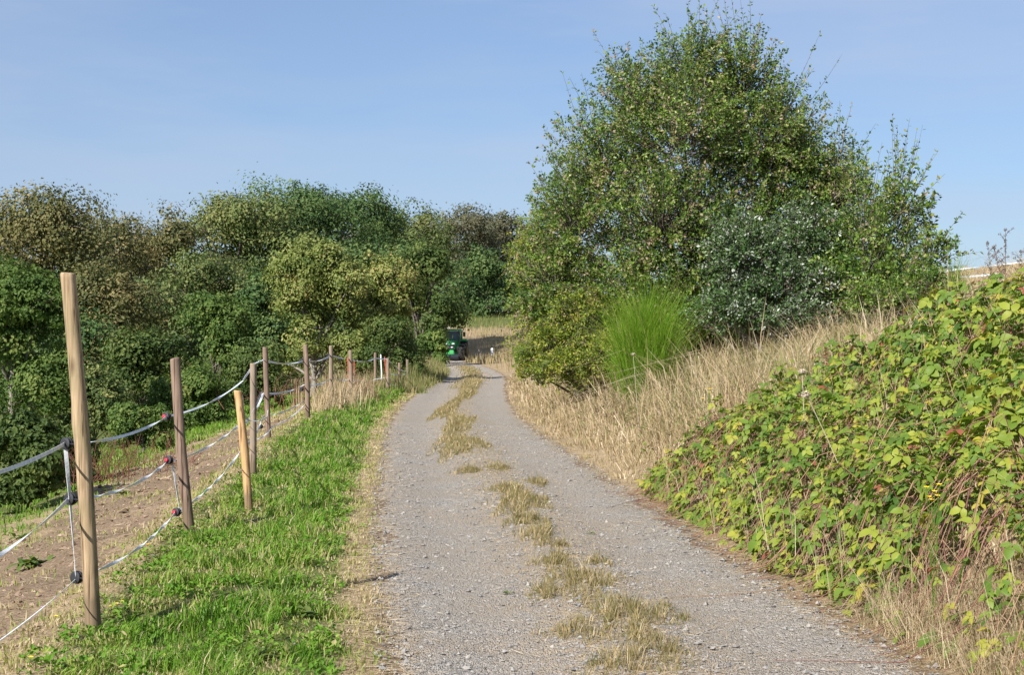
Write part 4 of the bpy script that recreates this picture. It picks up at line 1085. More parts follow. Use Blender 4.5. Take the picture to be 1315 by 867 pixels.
# ------------------------------------------------------------------ electric fence
def post_mesh(name, base, top, r0, r1, mat, seed, cut=0.0):
    """round timber post: uneven girth, bevelled rim, sawn top; local origin at the base"""
    rng = np.random.default_rng(seed)
    base = np.asarray(base, float); ax = np.asarray(top, float) - base
    L = np.linalg.norm(ax); m, sd = 22, 16
    tt = np.concatenate([np.linspace(-0.12, 0.985, m - 2), [0.995, 1.0]])
    rr = r0 + (r1 - r0) * np.clip(tt, 0, 1)
    rr[-1] *= 0.86
    ang = np.arange(sd) * 2 * np.pi / sd
    k1, k2 = rng.uniform(0, 6.28, 2)
    V = []
    knots = [(rng.uniform(0.1, 0.95), rng.uniform(0, 6.28)) for _ in range(6)]
    for t, r in zip(tt, rr):
        w = 1 + 0.035 * np.sin(2 * ang + k1 + 1.4 * t) + 0.02 * np.sin(3 * ang + k2 - 2 * t) + 0.025 * math.sin(9 * t + k1)
        for kt, ka in knots:
            w = w + 0.2 * np.exp(-((t - kt) * L / 0.03) ** 2) * np.exp(-(np.angle(np.exp(1j * (ang - ka))) / 0.45) ** 2)
        bend = 0.012 * L * math.sin(math.pi * min(max(t, 0), 1)) * math.cos(k2)
        zc = t * L + (cut * np.cos(ang + k1) * r if t > 0.98 else 0)
        V.append(np.stack([np.cos(ang) * r * w + bend, np.sin(ang) * r * w, zc + 0 * ang], 1))
    V = np.concatenate(V)
    i = np.arange(m - 1)[:, None] * sd; j = np.arange(sd)[None]; j2 = (j + 1) % sd
    Q = np.stack([i + j, i + j2, i + sd + j2, i + sd + j], -1).reshape(-1, 4)
    V = np.concatenate([V, [[V[-sd:, 0].mean(), 0, V[-sd:, 2].mean()]]])
    c = len(V) - 1; s0 = (m - 1) * sd
    T = np.stack([s0 + np.arange(sd), s0 + (np.arange(sd) + 1) % sd, np.full(sd, c)], 1)
    R = Vector(ax).to_track_quat('Z', 'X').to_matrix()
    R = np.array(R)
    me = make_mesh(name, V @ R.T, [Q, T], M[mat], True)
    return me

def insulator_mesh(r=0.036, mat=('rubber', 'red')):
    """ring insulator: black ribbed drum with a coloured core"""
    prof = [(0.0, -0.8), (0.75, -0.8), (0.8, -0.55), (0.62, -0.5), (0.62, -0.3), (1.0, -0.28), (1.0, 0.02), (0.66, 0.05), (0.66, 0.25), (0.95, 0.28), (0.95, 0.5), (0.6, 0.55), (0.0, 0.55)]
    sd = 14
    ang = np.arange(sd) * 2 * np.pi / sd
    V = np.concatenate([np.stack([np.cos(ang) * a * r, np.sin(ang) * a * r, 0 * ang + b * r], 1) for a, b in prof])
    i = np.arange(len(prof) - 1)[:, None] * sd; j = np.arange(sd)[None]; j2 = (j + 1) % sd
    Q = np.stack([i + j, i + j2, i + sd + j2, i + sd + j], -1).reshape(-1, 4)
    return V, Q
insV, insQ = insulator_mesh()
ins_me = make_mesh('insulator', insV, [insQ], M['rubber'], False)
core_sd = 10
ca_ = np.arange(core_sd) * 2 * np.pi / core_sd
coreV = np.concatenate([np.stack([np.cos(ca_) * 0.014, np.sin(ca_) * 0.014, 0 * ca_ + z] , 1) for z in (0.008, 0.026)] + [[[0, 0, 0.028]]])
cQ = np.stack([np.arange(core_sd), (np.arange(core_sd) + 1) % core_sd, core_sd + (np.arange(core_sd) + 1) % core_sd, core_sd + np.arange(core_sd)], 1)
cT = np.stack([core_sd + np.arange(core_sd), core_sd + (np.arange(core_sd) + 1) % core_sd, np.full(core_sd, 2 * core_sd)], 1)
core_me = make_mesh('core', coreV, [cQ, cT], M['red'], False)

# (bottom px, top px, depth, radius, material, label)
POSTS = [((120, 812), (86, 350), 8.85, 0.045, 'wood_new', 'thick yellowish post nearest the camera, leaning left'),
         ((244, 688), (224, 460), 13.2, 0.041, 'wood_brown', 'grey-brown post with red and black insulators'),
         ((325, 614), (325, 467), 18.4, 0.041, 'wood_old', 'grey upright post behind the short pale post'),
         ((345, 567), (340, 446), 25.0, 0.043, 'wood_brown', 'dark brown post with white tape tied at its top'),
         ((395, 544), (392, 443), 30.3, 0.047, 'wood_brown', None),
         ((425, 528), (425, 444), 36.0, 0.048, 'wood_old', None),
         ((452, 522), (450, 450), 38.2, 0.05, 'wood_old', None),
         ((482, 496), (482, 453), 52.0, 0.05, 'wood_brown', None),
         ((498, 511), (498, 460), 46.0, 0.045, 'wood_old', None),
         ((513, 506), (513, 466), 48.0, 0.045, 'wood_brown', None),
         ((525, 499), (523, 462), 54.0, 0.05, 'wood_old', None)]
fb = np.array([-2.3, 8.85, zt1(-2.3, 8.85)])
fence = empty('electric_fence', fb, 'wooden post fence with white electric tapes left of the track', 'fence')
PB, PT = [], []
pobj = []
for i, ((bx_, by_), (tx_, ty_), d, r, mt, lb) in enumerate(POSTS):
    B = px(bx_, by_, d); B[2] = zt1(B[0], d)
    T_ = px(tx_, ty_, d); T_[1] += 0.02
    PB.append(B); PT.append(T_)
    o = link('fence_post', post_mesh('fence_post', B, T_, r, r * 0.93, mt, 500 + i, 0.15), fence, B - fb)
    if lb: o['label'] = lb
    pobj.append(o)

def add_insulator(post_i, p, facing, red):
    """p: world point of the ring; a bolt runs back to the post"""
    po = pobj[post_i]; B = PB[post_i]
    o = link('insulator', ins_me, po, p - B)
    f_ = Vector(facing).normalized()
    o.rotation_euler = f_.to_track_quat('Z', 'Y').to_euler()
    f = (p[2] - B[2]) / (PT[post_i][2] - B[2])
    axp = B + (PT[post_i] - B) * f
    V, Q = tubes([(np.array([p, axp]) - B, np.array([0.005, 0.005]))], 6)
    link('screw', make_mesh('screw', V, [Q], M['rubber'], True), po)
    if red:
        rc = link('core', core_me, po, p - B + np.array(f_) * 0.012)
        rc.rotation_euler = o.rotation_euler

def ribbon(name, pts, width, seed, sag=0.0, seg=16, parent=None, twist=3.0, origin=None, mat='tape'):
    """flat woven tape slung from point to point, twisting along its run"""
    rng = np.random.default_rng(seed)
    pts = [np.asarray(p, float) for p in pts]
    C = []
    for a, b in zip(pts[:-1], pts[1:]):
        t = np.linspace(0, 1, seg, endpoint=False)[:, None]
        L = np.linalg.norm(b - a)
        C.append(a + (b - a) * t - np.array([0, 0, 1]) * sag * L * 4 * t * (1 - t))
    C = np.concatenate(C + [[pts[-1]]])
    T = nrm(np.gradient(C, axis=0))
    s = np.concatenate([[0], np.cumsum(np.linalg.norm(np.diff(C, axis=0), axis=1))])
    a = rng.uniform(0, 6) + twist * s + 0.8 * np.sin(s * 2.1)
    A = nrm(np.cross(T, [[0, 0, 1.0]]) + 1e-5 * np.array([[1, 0, 0]])); Bv = np.cross(A, T)
    sd = np.cos(a)[:, None] * A + np.sin(a)[:, None] * Bv; nn = np.cross(T, sd)
    w = width * 0.5; th = 0.0012
    ring = np.stack([C + sd * w + nn * th, C - sd * w + nn * th, C - sd * w - nn * th, C + sd * w - nn * th], 1).reshape(-1, 3)
    i = np.arange(len(C) - 1)[:, None] * 4; j = np.arange(4)[None]; j2 = (j + 1) % 4
    Q = np.stack([i + j, i + j2, i + 4 + j2, i + 4 + j], -1).reshape(-1, 4)
    return link(name, make_mesh(name, ring - origin, [Q], M[mat], False), parent)

def W(x, y, d): return px(x, y, d)
top = [W(-60, 622, 6.9), W(84, 570, 8.95), W(215, 535, 13.25), W(312, 489, 18.2), W(327, 467, 18.6), W(339, 462, 25.2), W(391, 463, 30.5), W(425, 456, 36.2),
       W(450, 461, 38.4), W(482, 460, 45.2), W(498, 461, 46.2), W(523, 477, 54)]
mid = [W(-60, 748, 6.9), W(89, 641, 8.95), W(214, 594, 13.25), W(306, 547, 16.5), W(338, 505, 25.2), W(391, 494, 30.5), W(425, 486, 36.2), W(450, 487, 38.4), W(482, 487, 45.2), W(498, 484, 46.2), W(523, 490, 54)]
low = [W(98, 742, 8.95), W(226, 658, 13.25), W(312, 575, 17.5), W(338, 535, 25.2), W(391, 515, 30.5)]
tw = dict(parent=fence, origin=fb)
o = ribbon('tape', top[:4], 0.020, 1, 0.012, 40, twist=1.2, **tw)
ribbon('tape', top[3:6], 0.024, 2, 0.0, 12, twist=1.0, **tw)
ribbon('tape', top[5:], 0.034, 3, 0.012, 14, twist=0.4, **tw)
ribbon('tape', mid[:4], 0.020, 4, 0.016, 40, twist=3.2, **tw)
ribbon('tape', mid[3:], 0.032, 5, 0.012, 14, twist=0.6, **tw)
ribbon('tape', low[:3], 0.020, 6, 0.018, 40, twist=4.0, **tw)
ribbon('tape', low[2:], 0.022, 7, 0.01, 14, twist=1.0, **tw)
ribbon('tape', [W(84, 572, 8.94), W(90, 640, 8.94), W(97, 742, 8.94)], 0.022, 8, 0.0, 14, twist=1.1, **tw)
ribbon('tape', [W(222, 597, 13.24), W(231, 655, 13.24)], 0.016, 9, 0.0, 12, twist=1.0, **tw)
ribbon('tape', [W(311, 507, 14.5), W(313, 532, 14.8), W(320, 541, 15.4), W(334, 541, 17.5), W(343, 536, 18.3), W(344, 527, 18.5)], 0.018, 10, 0.0, 8, twist=0.3, **tw)
ribbon('tape', [W(336, 503, 18.5), W(328, 523, 18.5), W(318, 540, 17.6)], 0.016, 11, 0.0, 8, twist=0.5, **tw)
ribbon('tape', [W(98, 744, 8.95), W(-40, 850, 7.2)], 0.007, 12, 0.01, 12, twist=1.0, **tw)
ribbon('tape', [W(391, 520, 30.5), W(350, 548, 25.2), W(318, 565, 18.4)], 0.02, 13, 0.01, 12, twist=1.0, **tw)
# far end of the fence: tapes turning the corner
for k_, yy in enumerate((480, 494)):
    ribbon('tape', [W(498, yy - 1, 46.2), W(513, yy + 1, 48.2), W(524, yy - 3, 54.2)], 0.035, 20 + k_, 0.01, 8, twist=0.3, **tw)
for i_, (p_, q_, redc) in enumerate([((86, 570, 8.95), 0, False), ((91, 641, 8.95), 0, False), ((99, 742, 8.95), 0, False),
                                     ((214, 535, 13.22), 1, True), ((217, 591, 13.22), 1, True), ((227, 658, 13.22), 1, True)]):
    add_insulator(q_, W(*p_), (-0.45, -0.85, 0.1), redc)
for q_, p_ in ((3, (339, 548, 25.0)), (4, (391, 500, 30.3)), (4, (391, 463, 30.3)), (5, (425, 456, 36.0))):
    add_insulator(q_, W(*p_) + np.array([-0.05, 0, 0]), (-0.6, -0.7, 0.1), False)

# short pale post standing on its own by the fence
B = px(320, 666, 14.4); B[2] = zt1(B[0], 14.4)
T_ = px(304, 502, 14.4); T_[1] += 0.05
o = link('wooden_post', post_mesh('wooden_post', B, T_, 0.038, 0.036, 'wood_orange', 560, 0.2), None, B)
tag(o, 'short pale orange post leaning left between two grey fence posts', 'post')

# thin steel and plastic stakes among the far posts
def stake(label, b, t, d, r, mat):
    B = px(*b, d); B[2] = zt1(B[0], d); T_ = px(*t, d)
    ax = T_ - B
    pts = np.array([[0, 0, -0.1], ax * 0.5, ax * 0.97, ax])
    V, Q = tubes([(pts, np.array([r, r, r, r * 0.4]))], 7)
    bag = Bag(); bag.add(V, [Q], 0.5)
    c_ = px(t[0], t[1] + 6, d) - B
    V, Q = tubes([(np.array([c_ - [r * 2.4, 0, 0], c_ + [r * 2.4, 0, 0]]), np.array([r * 0.7, r * 0.7]))], 6)
    bag.add(V, [Q], 0.5)
    tag(link('fence_stake', bag.mesh('fence_stake', M[mat], True), None, B), label, 'stake', 'thin stakes among the far fence posts')
stake('thin red stake left of the seventh fence post', (448, 512), (447, 458), 41, 0.016, 'redstake')
stake('thin red stake right of the seventh fence post', (455, 505), (455, 462), 44, 0.014, 'redstake')
stake('thin white stake among the far posts of the fence', (491, 497), (489, 455), 50, 0.02, 'whitestake')
stake('thin rusty red stake leaning beside the white stake', (498, 500), (494, 458), 49, 0.017, 'redstake')

# tape fence crossing the field above the bank
F0 = px(1180, 372, 46)
ff_ = empty('field_fence', (F0[0], F0[1], zt1(F0[0], F0[1])), 'two white tapes fencing the field at the right skyline', 'fence')
fo = np.array(ff_.location)
ribbon('tape', [W(1120, 366, 45), W(1228, 346, 46), W(1420, 325, 48)], 0.055, 31, 0.0, 14, ff_, 0.05, fo)
ribbon('tape', [W(1120, 376, 45), W(1228, 357, 46), W(1420, 338, 48)], 0.055, 32, 0.0, 14, ff_, 0.05, fo)
for bx_, ty_, d in ((1120, 360, 45), (1420, 318, 48)):
    T_ = px(bx_, ty_, d); B = T_.copy(); B[2] = zt1(B[0], d)
    link('fence_post', post_mesh('fence_post', B, T_, 0.04, 0.038, 'wood_old', 571, 0.1), ff_, B - fo)

# ------------------------------------------------------------------ tractor
M['tgreen'] = plain_mat('tractor_green', (0.02, 0.27, 0.06), 0.35, var=0.15, vscale=3)
M['tdark'] = plain_mat('tractor_dark', (0.02, 0.021, 0.022), 0.5)
M['tyre'] = plain_mat('tyre_rubber', (0.028, 0.027, 0.026), 0.85, var=0.4, vscale=6)
M['rim'] = plain_mat('rim_yellow', (0.55, 0.42, 0.03), 0.5)
M['lamp'] = plain_mat('lamp_lens', (0.72, 0.74, 0.76), 0.15)
M['tglass'] = plain_mat('cab_glass', (0.10, 0.14, 0.17), 0.06, spec=0.8)
M['orange'] = plain_mat('beacon_orange', (0.75, 0.20, 0.01), 0.3)
TD = 137.0
TXY = ((578.5 - 665) / FPX * TD, TD)
troot = empty('tractor', (TXY[0], TD, zt1(TXY[0] + 0.4, TD) + 0.01), 'green farm tractor half hidden by the tree at the far bend', 'tractor')
troot.rotation_euler = (0, 0, rad(-3))
def bm_obj(name, build, mat, parent, bevel=0.0):
    bm = bmesh.new(); build(bm)
    if bevel: bmesh.ops.bevel(bm, geom=bm.edges[:], offset=bevel, segments=2, affect='EDGES')
    me = bpy.data.meshes.new(name); bm.to_mesh(me); bm.free(); me.materials.append(M[mat])
    return link(name, me, parent)
def hexa(bm, lo, hi, top_in=(0, 0, 0, 0)):
    """box with its top edges pulled in by (x0, x1, y0, y1)"""
    (x0, y0, z0), (x1, y1, z1) = lo, hi
    a, b_, c, d_ = top_in
    v = [bm.verts.new(p) for p in ((x0, y0, z0), (x1, y0, z0), (x1, y1, z0), (x0, y1, z0), (x0 + a, y0 + c, z1), (x1 - b_, y0 + c, z1), (x1 - b_, y1 - d_, z1), (x0 + a, y1 - d_, z1))]
    for f in ((0, 3, 2, 1), (4, 5, 6, 7), (0, 1, 5, 4), (1, 2, 6, 5), (2, 3, 7, 6), (3, 0, 4, 7)): bm.faces.new([v[i] for i in f])
# front of the tractor looks towards -Y (the camera); rear axle at y = +2.4
bm_obj('chassis', lambda bm: hexa(bm, (-0.32, -0.55, 0.55), (0.32, 3.0, 0.98)), 'tdark', troot, 0.03)
hood = bm_obj('hood', lambda bm: hexa(bm, (-0.44, -0.75, 0.95), (0.44, 1.35, 1.68), (0.08, 0.08, 0.16, 0.0)), 'tgreen', troot, 0.06)
bm_obj('grille', lambda bm: hexa(bm, (-0.33, -0.79, 1.0), (0.33, -0.73, 1.36)), 'tdark', hood, 0.01)
for sx in (-1, 1):
    bm_obj('headlight', lambda bm: hexa(bm, (sx * 0.30 - 0.11, -0.80, 1.38), (sx * 0.30 + 0.11, -0.68, 1.50)), 'lamp', hood, 0.02)
    bm_obj('headlight', lambda bm: hexa(bm, (sx * 0.20 - 0.10, -0.815, 1.10), (sx * 0.20 + 0.10, -0.77, 1.20)), 'lamp', hood, 0.015)
bm_obj('front_weight', lambda bm: hexa(bm, (-0.42, -1.15, 0.55), (0.42, -0.80, 0.92), (0.05, 0.05, 0.08, 0)), 'tgreen', troot, 0.05)
bm_obj('front_axle', lambda bm: hexa(bm, (-0.95, 0.10, 0.55), (0.95, 0.32, 0.75)), 'tgreen', troot, 0.03)
def wheel(x, yv, R, w, name='wheel'):
    root = bpy.data.objects.new(name, None); COL.objects.link(root); root.parent = troot; root.location = (x, yv, R)
    prof = [(0.56, -0.42), (0.82, -0.5), (0.96, -0.42), (1.0, -0.2), (1.0, 0.2), (0.96, 0.42), (0.82, 0.5), (0.56, 0.42)]
    sd = 40; ang = np.arange(sd) * 2 * np.pi / sd
    V = np.concatenate([np.stack([0 * ang + b_ * w, np.cos(ang) * a * R * 0.95, np.sin(ang) * a * R * 0.95], 1) for a, b_ in prof])
    i = np.arange(len(prof) - 1)[:, None] * sd; j = np.arange(sd)[None]; j2 = (j + 1) % sd
    Q = np.stack([i + j, i + j2, i + sd + j2, i + sd + j], -1).reshape(-1, 4)
    bag = Bag(); bag.add(V, [Q], 0.5)
    # angled tread lugs
    for q in range(22):
        for s_ in (-1, 1):
            a0 = q * 2 * np.pi / 22 + (0.14 if s_ > 0 else 0)
            vv = []
            for xx, da in ((0.03, 0.0), (0.47, 0.16)):
                for dr_ in (0.94, 1.0):
                    for dd in (-0.035, 0.035):
                        aa = a0 + da + dd
                        vv.append([s_ * xx * w, math.cos(aa) * R * dr_, math.sin(aa) * R * dr_])
            bag.add(np.array(vv), [np.array([[0, 1, 3, 2], [4, 6, 7, 5], [2, 3, 7, 6], [0, 2, 6, 4], [1, 5, 7, 3]])], 0.5)
    link('tyre', bag.mesh('tyre', M['tyre'], False), root)
    rp = [(0.57, -0.40), (0.52, -0.36), (0.50, -0.05), (0.16, 0.0), (0.14, -0.12), (0.0, -0.12)]
    V = np.concatenate([np.stack([0 * ang + b_ * w * s2, np.cos(ang) * a * R * 0.95, np.sin(ang) * a * R * 0.95], 1) for s2 in (1, -1) for a, b_ in rp])
    Qs = []
    for h_ in (0, 1):
        i = np.arange(len(rp) - 1)[:, None] * sd + h_ * len(rp) * sd
        Qs.append(np.stack([i + j, i + j2, i + sd + j2, i + sd + j], -1).reshape(-1, 4))
    link('rim', make_mesh('rim', V, [np.concatenate(Qs)], M['rim'], False), root)
for sx in (-1, 1):
    wheel(sx * 0.92, 0.2, 0.66, 0.46)
    wheel(sx * 0.96, 2.45, 0.88, 0.58)
    bm_obj('fender', lambda bm: (hexa(bm, (sx * 0.96 - 0.29, 1.75, 1.66), (sx * 0.96 + 0.29, 3.2, 1.86), (0.02, 0.02, 0.25, 0.25)),), 'tgreen', troot, 0.05)
    bm_obj('front_fender', lambda bm: (hexa(bm, (sx * 0.92 - 0.24, -0.25, 1.33), (sx * 0.92 + 0.24, 0.75, 1.39), (0, 0, 0.18, 0.18)),), 'tdark', troot, 0.015)
# cab: four pillars, roof, glass
cab = bm_obj('cab', lambda bm: hexa(bm, (-0.62, 1.3, 1.2), (0.62, 2.95, 1.72)), 'tgreen', troot, 0.04)
for sx in (-1, 1):
    bm_obj('pillar', lambda bm: hexa(bm, (sx * 0.70 - 0.045, 1.30, 1.70), (sx * 0.70 + 0.045, 1.40, 2.52), (0.02 if sx < 0 else 0, 0.02 if sx > 0 else 0, 0.08, -0.08)), 'tgreen', cab, 0.01)
    bm_obj('pillar', lambda bm: hexa(bm, (sx * 0.72 - 0.045, 2.85, 1.70), (sx * 0.72 + 0.045, 2.95, 2.52)), 'tgreen', cab, 0.01)
    bm_obj('side_window', lambda bm: hexa(bm, (sx * 0.69 - 0.01, 1.42, 1.72), (sx * 0.69 + 0.01, 2.84, 2.50)), 'tglass', cab)
    arm = bm_obj('mirror_arm', lambda bm: hexa(bm, (min(sx * 0.72, sx * 1.05), 1.28, 2.42), (max(sx * 0.72, sx * 1.05), 1.31, 2.45)), 'tdark', cab)
    bm_obj('mirror', lambda bm: hexa(bm, (sx * 1.05 - 0.11, 1.25, 2.05), (sx * 1.05 + 0.11, 1.31, 2.44)), 'tdark', cab, 0.02)
    bm_obj('work_light', lambda bm: hexa(bm, (sx * 0.52 - 0.08, 1.20, 2.53), (sx * 0.52 + 0.08, 1.27, 2.60)), 'lamp', cab, 0.01)
bm_obj('windshield', lambda bm: hexa(bm, (-0.655, 1.335, 1.72), (0.655, 1.355, 2.50), (0.01, 0.01, 0.08, -0.08)), 'tglass', cab)
bm_obj('rear_window', lambda bm: hexa(bm, (-0.66, 2.89, 1.72), (0.66, 2.91, 2.50)), 'tglass', cab)
bm_obj('roof', lambda bm: hexa(bm, (-0.80, 1.24, 2.52), (0.80, 3.05, 2.70), (0.1, 0.1, 0.12, 0.12)), 'tgreen', cab, 0.04)
bm_obj('steering_wheel', lambda bm: bmesh.ops.create_cone(bm, cap_ends=True, segments=16, radius1=0.2, radius2=0.2, depth=0.04, matrix=Matrix.Translation((0, 1.75, 1.95))), 'tdark', cab)
bm_obj('seat', lambda bm: hexa(bm, (-0.25, 2.2, 1.72), (0.25, 2.65, 2.25), (0, 0, 0.3, 0)), 'tdark', cab, 0.04)
bm_obj('exhaust_pipe', lambda bm: bmesh.ops.create_cone(bm, cap_ends=True, segments=12, radius1=0.055, radius2=0.05, depth=1.05, matrix=Matrix.Translation((0.56, 1.12, 2.05))), 'tdark', troot)
bm_obj('beacon', lambda bm: bmesh.ops.create_cone(bm, cap_ends=True, segments=12, radius1=0.06, radius2=0.045, depth=0.14, matrix=Matrix.Translation((0.62, 1.5, 2.79))), 'orange', cab)

# marker post and leaning stick in the meadow
B = px(632, 446, 125); B[2] = zt1(B[0], 125)
V, Q = tubes([(np.array([[0, 0, -0.1], [0, 0, 0.9], [0, 0, 0.95]]), np.array([0.10, 0.10, 0.05])), (np.array([[0, 0, 0.72], [0, 0, 0.78]]), np.array([0.125, 0.125]))], 8)
tag(link('marker_post', make_mesh('marker_post', V, [Q], M['whitestake'], True), None, B), 'small white marker post in the tan meadow near the tractor', 'post')
B = px(619, 446, 118); B[2] = zt1(B[0], 118)
V, Q = tubes([(np.array([[0, 0, -0.1], [-0.12, 0, 0.5], [-0.24, 0, 0.95]]), np.array([0.04, 0.035, 0.03])), (np.array([[-0.13, 0, 0.55], [-0.03, 0, 0.8]]), np.array([0.02, 0.012]))], 6)
tag(link('stick', make_mesh('stick', V, [Q], M['bark_grey'], True), None, B), 'leaning grey stick beside the white marker post', 'stick')

# ------------------------------------------------------------------ weeds, seed heads, flowers
def ball(c, r, n=40, rng=None, squash=0.7):
    """seed head: a cluster of tiny seeds"""
    P = randdir(rng, n) * (rng.uniform(0.3, 1, (n, 1)) ** 0.5) * r * [1, 1, squash] + c
    V, T, A = stones(rng, P, np.full(n, r * 0.28), np.full(n, 0.5))
    return V, T
def umbel(label, head, d, foot_off, r, seed):
    rng = np.random.default_rng(seed)
    H = px(*head, d)
    fx, fy = H[0] + foot_off[0], d + foot_off[1]
    B = np.array([fx, fy, zt1(fx, fy)])
    root = empty('wild_carrot', B, label, 'seed head', 'wild carrot seed heads')
    e = H - B
    t = np.linspace(0, 1, 7)[:, None]
    pp = e * t + np.array([0, 0, 0.05]) * np.sin(np.pi * t)
    V, Q = tubes([(pp, np.linspace(0.004, 0.0028, 7))], 5)
    link('stem', make_mesh('stem', V, [Q], M['seed'], True), root)
    V, T = ball(e, r, 60, rng)
    link('seed_head', make_mesh('seed_head', V, [T], M['seed']), root)
umbel('brown wild carrot seed head in the middle of the brambles', (1035, 507), 11.0, (0.42, 0.1), 0.032, 701)
umbel('pinkish dry seed head on the upper edge of the brambles', (1030, 477), 12.6, (0.05, 0.05), 0.028, 702)
umbel('pale seed head standing before the broom bush', (813, 455), 23.0, (0.1, 0.1), 0.03, 703)
def weed(label, top_, d, h, seed, mat='seed_dark', lean=0.02):
    rng = np.random.default_rng(seed)
    T_ = px(*top_, d); B = np.array([T_[0] - lean * h, d, zt1(T_[0] - lean * h, d)])
    root = empty('dry_weed', B, label, 'weed', 'dry weed stalks on the crest of the bank')
    e = T_ - B
    paths = [(np.array([[0, 0, -0.03], e * 0.5 + [0.01, 0, 0], e]), np.array([0.005, 0.004, 0.002]))]
    Vs, Ts, n = [], [], 0
    for f in np.linspace(0.55, 1, 9):
        p = e * f
        if f < 0.95:
            q = p + np.array([rng.normal(0, 0.05), rng.normal(0, 0.05), 0.06])
            paths.append((np.array([p, (p + q) / 2 + [0, 0, 0.01], q]), np.array([0.003, 0.002, 0.0015])))
        else: q = p
        for c in np.linspace(p, q, 3):
            V, T = ball(c, 0.016, 12, rng, 1.0); Vs.append(V); Ts.append(T + n); n += len(V)
    V, Q = tubes(paths, 5)
    link('stem', make_mesh('stem', V, [Q], M['seed_dark'], True), root)
    link('seed_head', make_mesh('seed_head', np.concatenate(Vs), [np.concatenate(Ts)], M[mat]), root)
weed('tall dark dock stalk against the sky at the right skyline', (1291, 295), 15, 0.9, 711)
weed('dark dry stalk at the very right edge of the crest', (1311, 323), 15, 0.8, 712)
weed('dry branched stalk left of the tall dock stalk', (1268, 312), 16, 0.8, 713, lean=-0.1)
weed('dry bent stalk leaning left at the right skyline', (1276, 318), 14.5, 0.7, 714, lean=-0.2)

def dock(label, x, y_, d, n, h, seed):
    """clump of rust-red dock spikes"""
    rng = np.random.default_rng(seed)
    P0 = px(x, y_, d); B = np.array([P0[0], d, zt1(P0[0], d)])
    root = empty('dock_clump', B, label, 'weed', 'rust-red dock clumps on the bank')
    for i in range(n):
        b0 = np.array([rng.normal(0, 0.22), rng.normal(0, 0.15), 0]); e = b0 + [rng.normal(0, 0.10), rng.normal(0, 0.08), h * rng.uniform(0.6, 1.1)]
        V, Q = tubes([(np.array([b0, (b0 + e) / 2, e]), np.array([0.006, 0.005, 0.003]))], 4)
        st = link('stem', make_mesh('stem', V, [Q], M['redstem'], True, {'tint': np.full(len(V), 0.5)}), root)
        m_ = 46
        f = rng.uniform(0.35, 1, m_)[:, None]
        p = b0 + (e - b0) * f + rng.normal(0, 0.03, (m_, 3)) * (1.2 - f)
        V, T, A = leafset(p, randdir(rng, m_) + [0, 0, 0.5], randdir(rng, m_), 0.035, 0.025, rng.uniform(0, 1, m_))
        tag(link('seed_spike', make_mesh('seed_spike', V, [T], M['rust'], False, {'tint': A}), st), kind='stuff')
dock('rust-red dock clump on the dry bank above the brambles', 1120, 420, 20, 12, 0.42, 721)
dock('rust-brown dock clump right of the first on the bank', 1170, 408, 19.5, 10, 0.38, 722)
dock('small reddish dock clump at the bramble edge', 1090, 455, 16.5, 6, 0.34, 723)
dock('dark red dock clump below the silvery shrub', 975, 430, 24, 7, 0.5, 724)

def flower(name, label, x, y_, d, mat, r, group, n=4, spread=0.05, hgt=None, seed=0, cat='flower', zoff=None):
    rng = np.random.default_rng(seed)
    P0 = px(x, y_, d); z0 = zt1(P0[0], d)
    B = np.array([P0[0], d, min(z0, P0[2] - 0.04)])
    root = empty(name, B, label, cat, group)
    e = P0 - B
    paths, Vs, Ts, k = [], [], [], 0
    for i in range(n):
        q = e + (rng.normal(0, spread, 3) if i else 0)
        paths.append((np.array([[0, 0, -0.01], q * 0.55, q]), np.array([0.002, 0.0018, 0.0015])))
        m_ = 9
        a = np.arange(m_) * 2 * np.pi / m_
        ax = np.stack([np.cos(a), np.sin(a) * 0.8 - 0.15, 0.35 + 0 * a], 1)
        V, T, A = leafset(np.tile(q, (m_, 1)), ax, np.tile([[0, -0.5, 1.]], (m_, 1)), r, r * 0.55, np.full(m_, 0.5))
        Vs.append(V); Ts.append(T + k); k += len(V)
    V, Q = tubes(paths, 4)
    link('stem', make_mesh('stem', V, [Q], M['broom'], True, {'tint': np.full(len(V), 0.3)}), root)
    link('petals', make_mesh('petals', np.concatenate(Vs), [np.concatenate(Ts)], M[mat]), root)
flower('ragwort', 'yellow ragwort flowers low in the brambles on the right', 1200, 632, 8.6, 'yellow', 0.017, None, 6, 0.035, seed=731)
flower('ragwort', 'tiny yellow blossoms at the upper left edge of the brambles', 912, 500, 17, 'yellow', 0.018, None, 4, 0.05, seed=732)
for i, (x, y_) in enumerate([(427, 603), (413, 629), (361, 717), (150, 776), (157, 773), (143, 779), (190, 700), (72, 792), (40, 845)]):
    d = EYE * FPX / (y_ - 433.5) * 0.97
    flower('dandelion', ['upper of two yellow flowers on the verge in line with the dark brown post', 'lower of two yellow flowers on the verge near the leafy weed',
                         'single yellow flower mid verge left of the post shadow', 'highest of three yellow flowers right of the nearest post', 'middle of three yellow flowers right of the nearest post',
                         'lowest of three yellow flowers right of the nearest post', 'yellow flower under the lowest tape between the first two posts',
                         'yellow flower in the dry grass left of the nearest post', 'yellow flower in the bottom left corner'][i], x, y_, d, 'yellow', 0.014 if d < 13 else 0.022, 'yellow flowers in the grass', 1, seed=740 + i)
for i, (x, y_) in enumerate([(271, 688), (196, 714), (379, 828), (346, 684), (54, 781)]):
    d = EYE * FPX / (y_ - 433.5) * 0.97
    flower('clover', ['violet flower right of the foot of the second post', 'violet flower under the lowest tape left of the second post', 'violet flower near the bottom edge of the verge',
                      'violet flower in the verge below the short pale post', 'violet flower in dry grass at the lower left edge'][i], x, y_, d, 'violet', 0.014, 'violet flowers in the grass', 1, seed=760 + i)

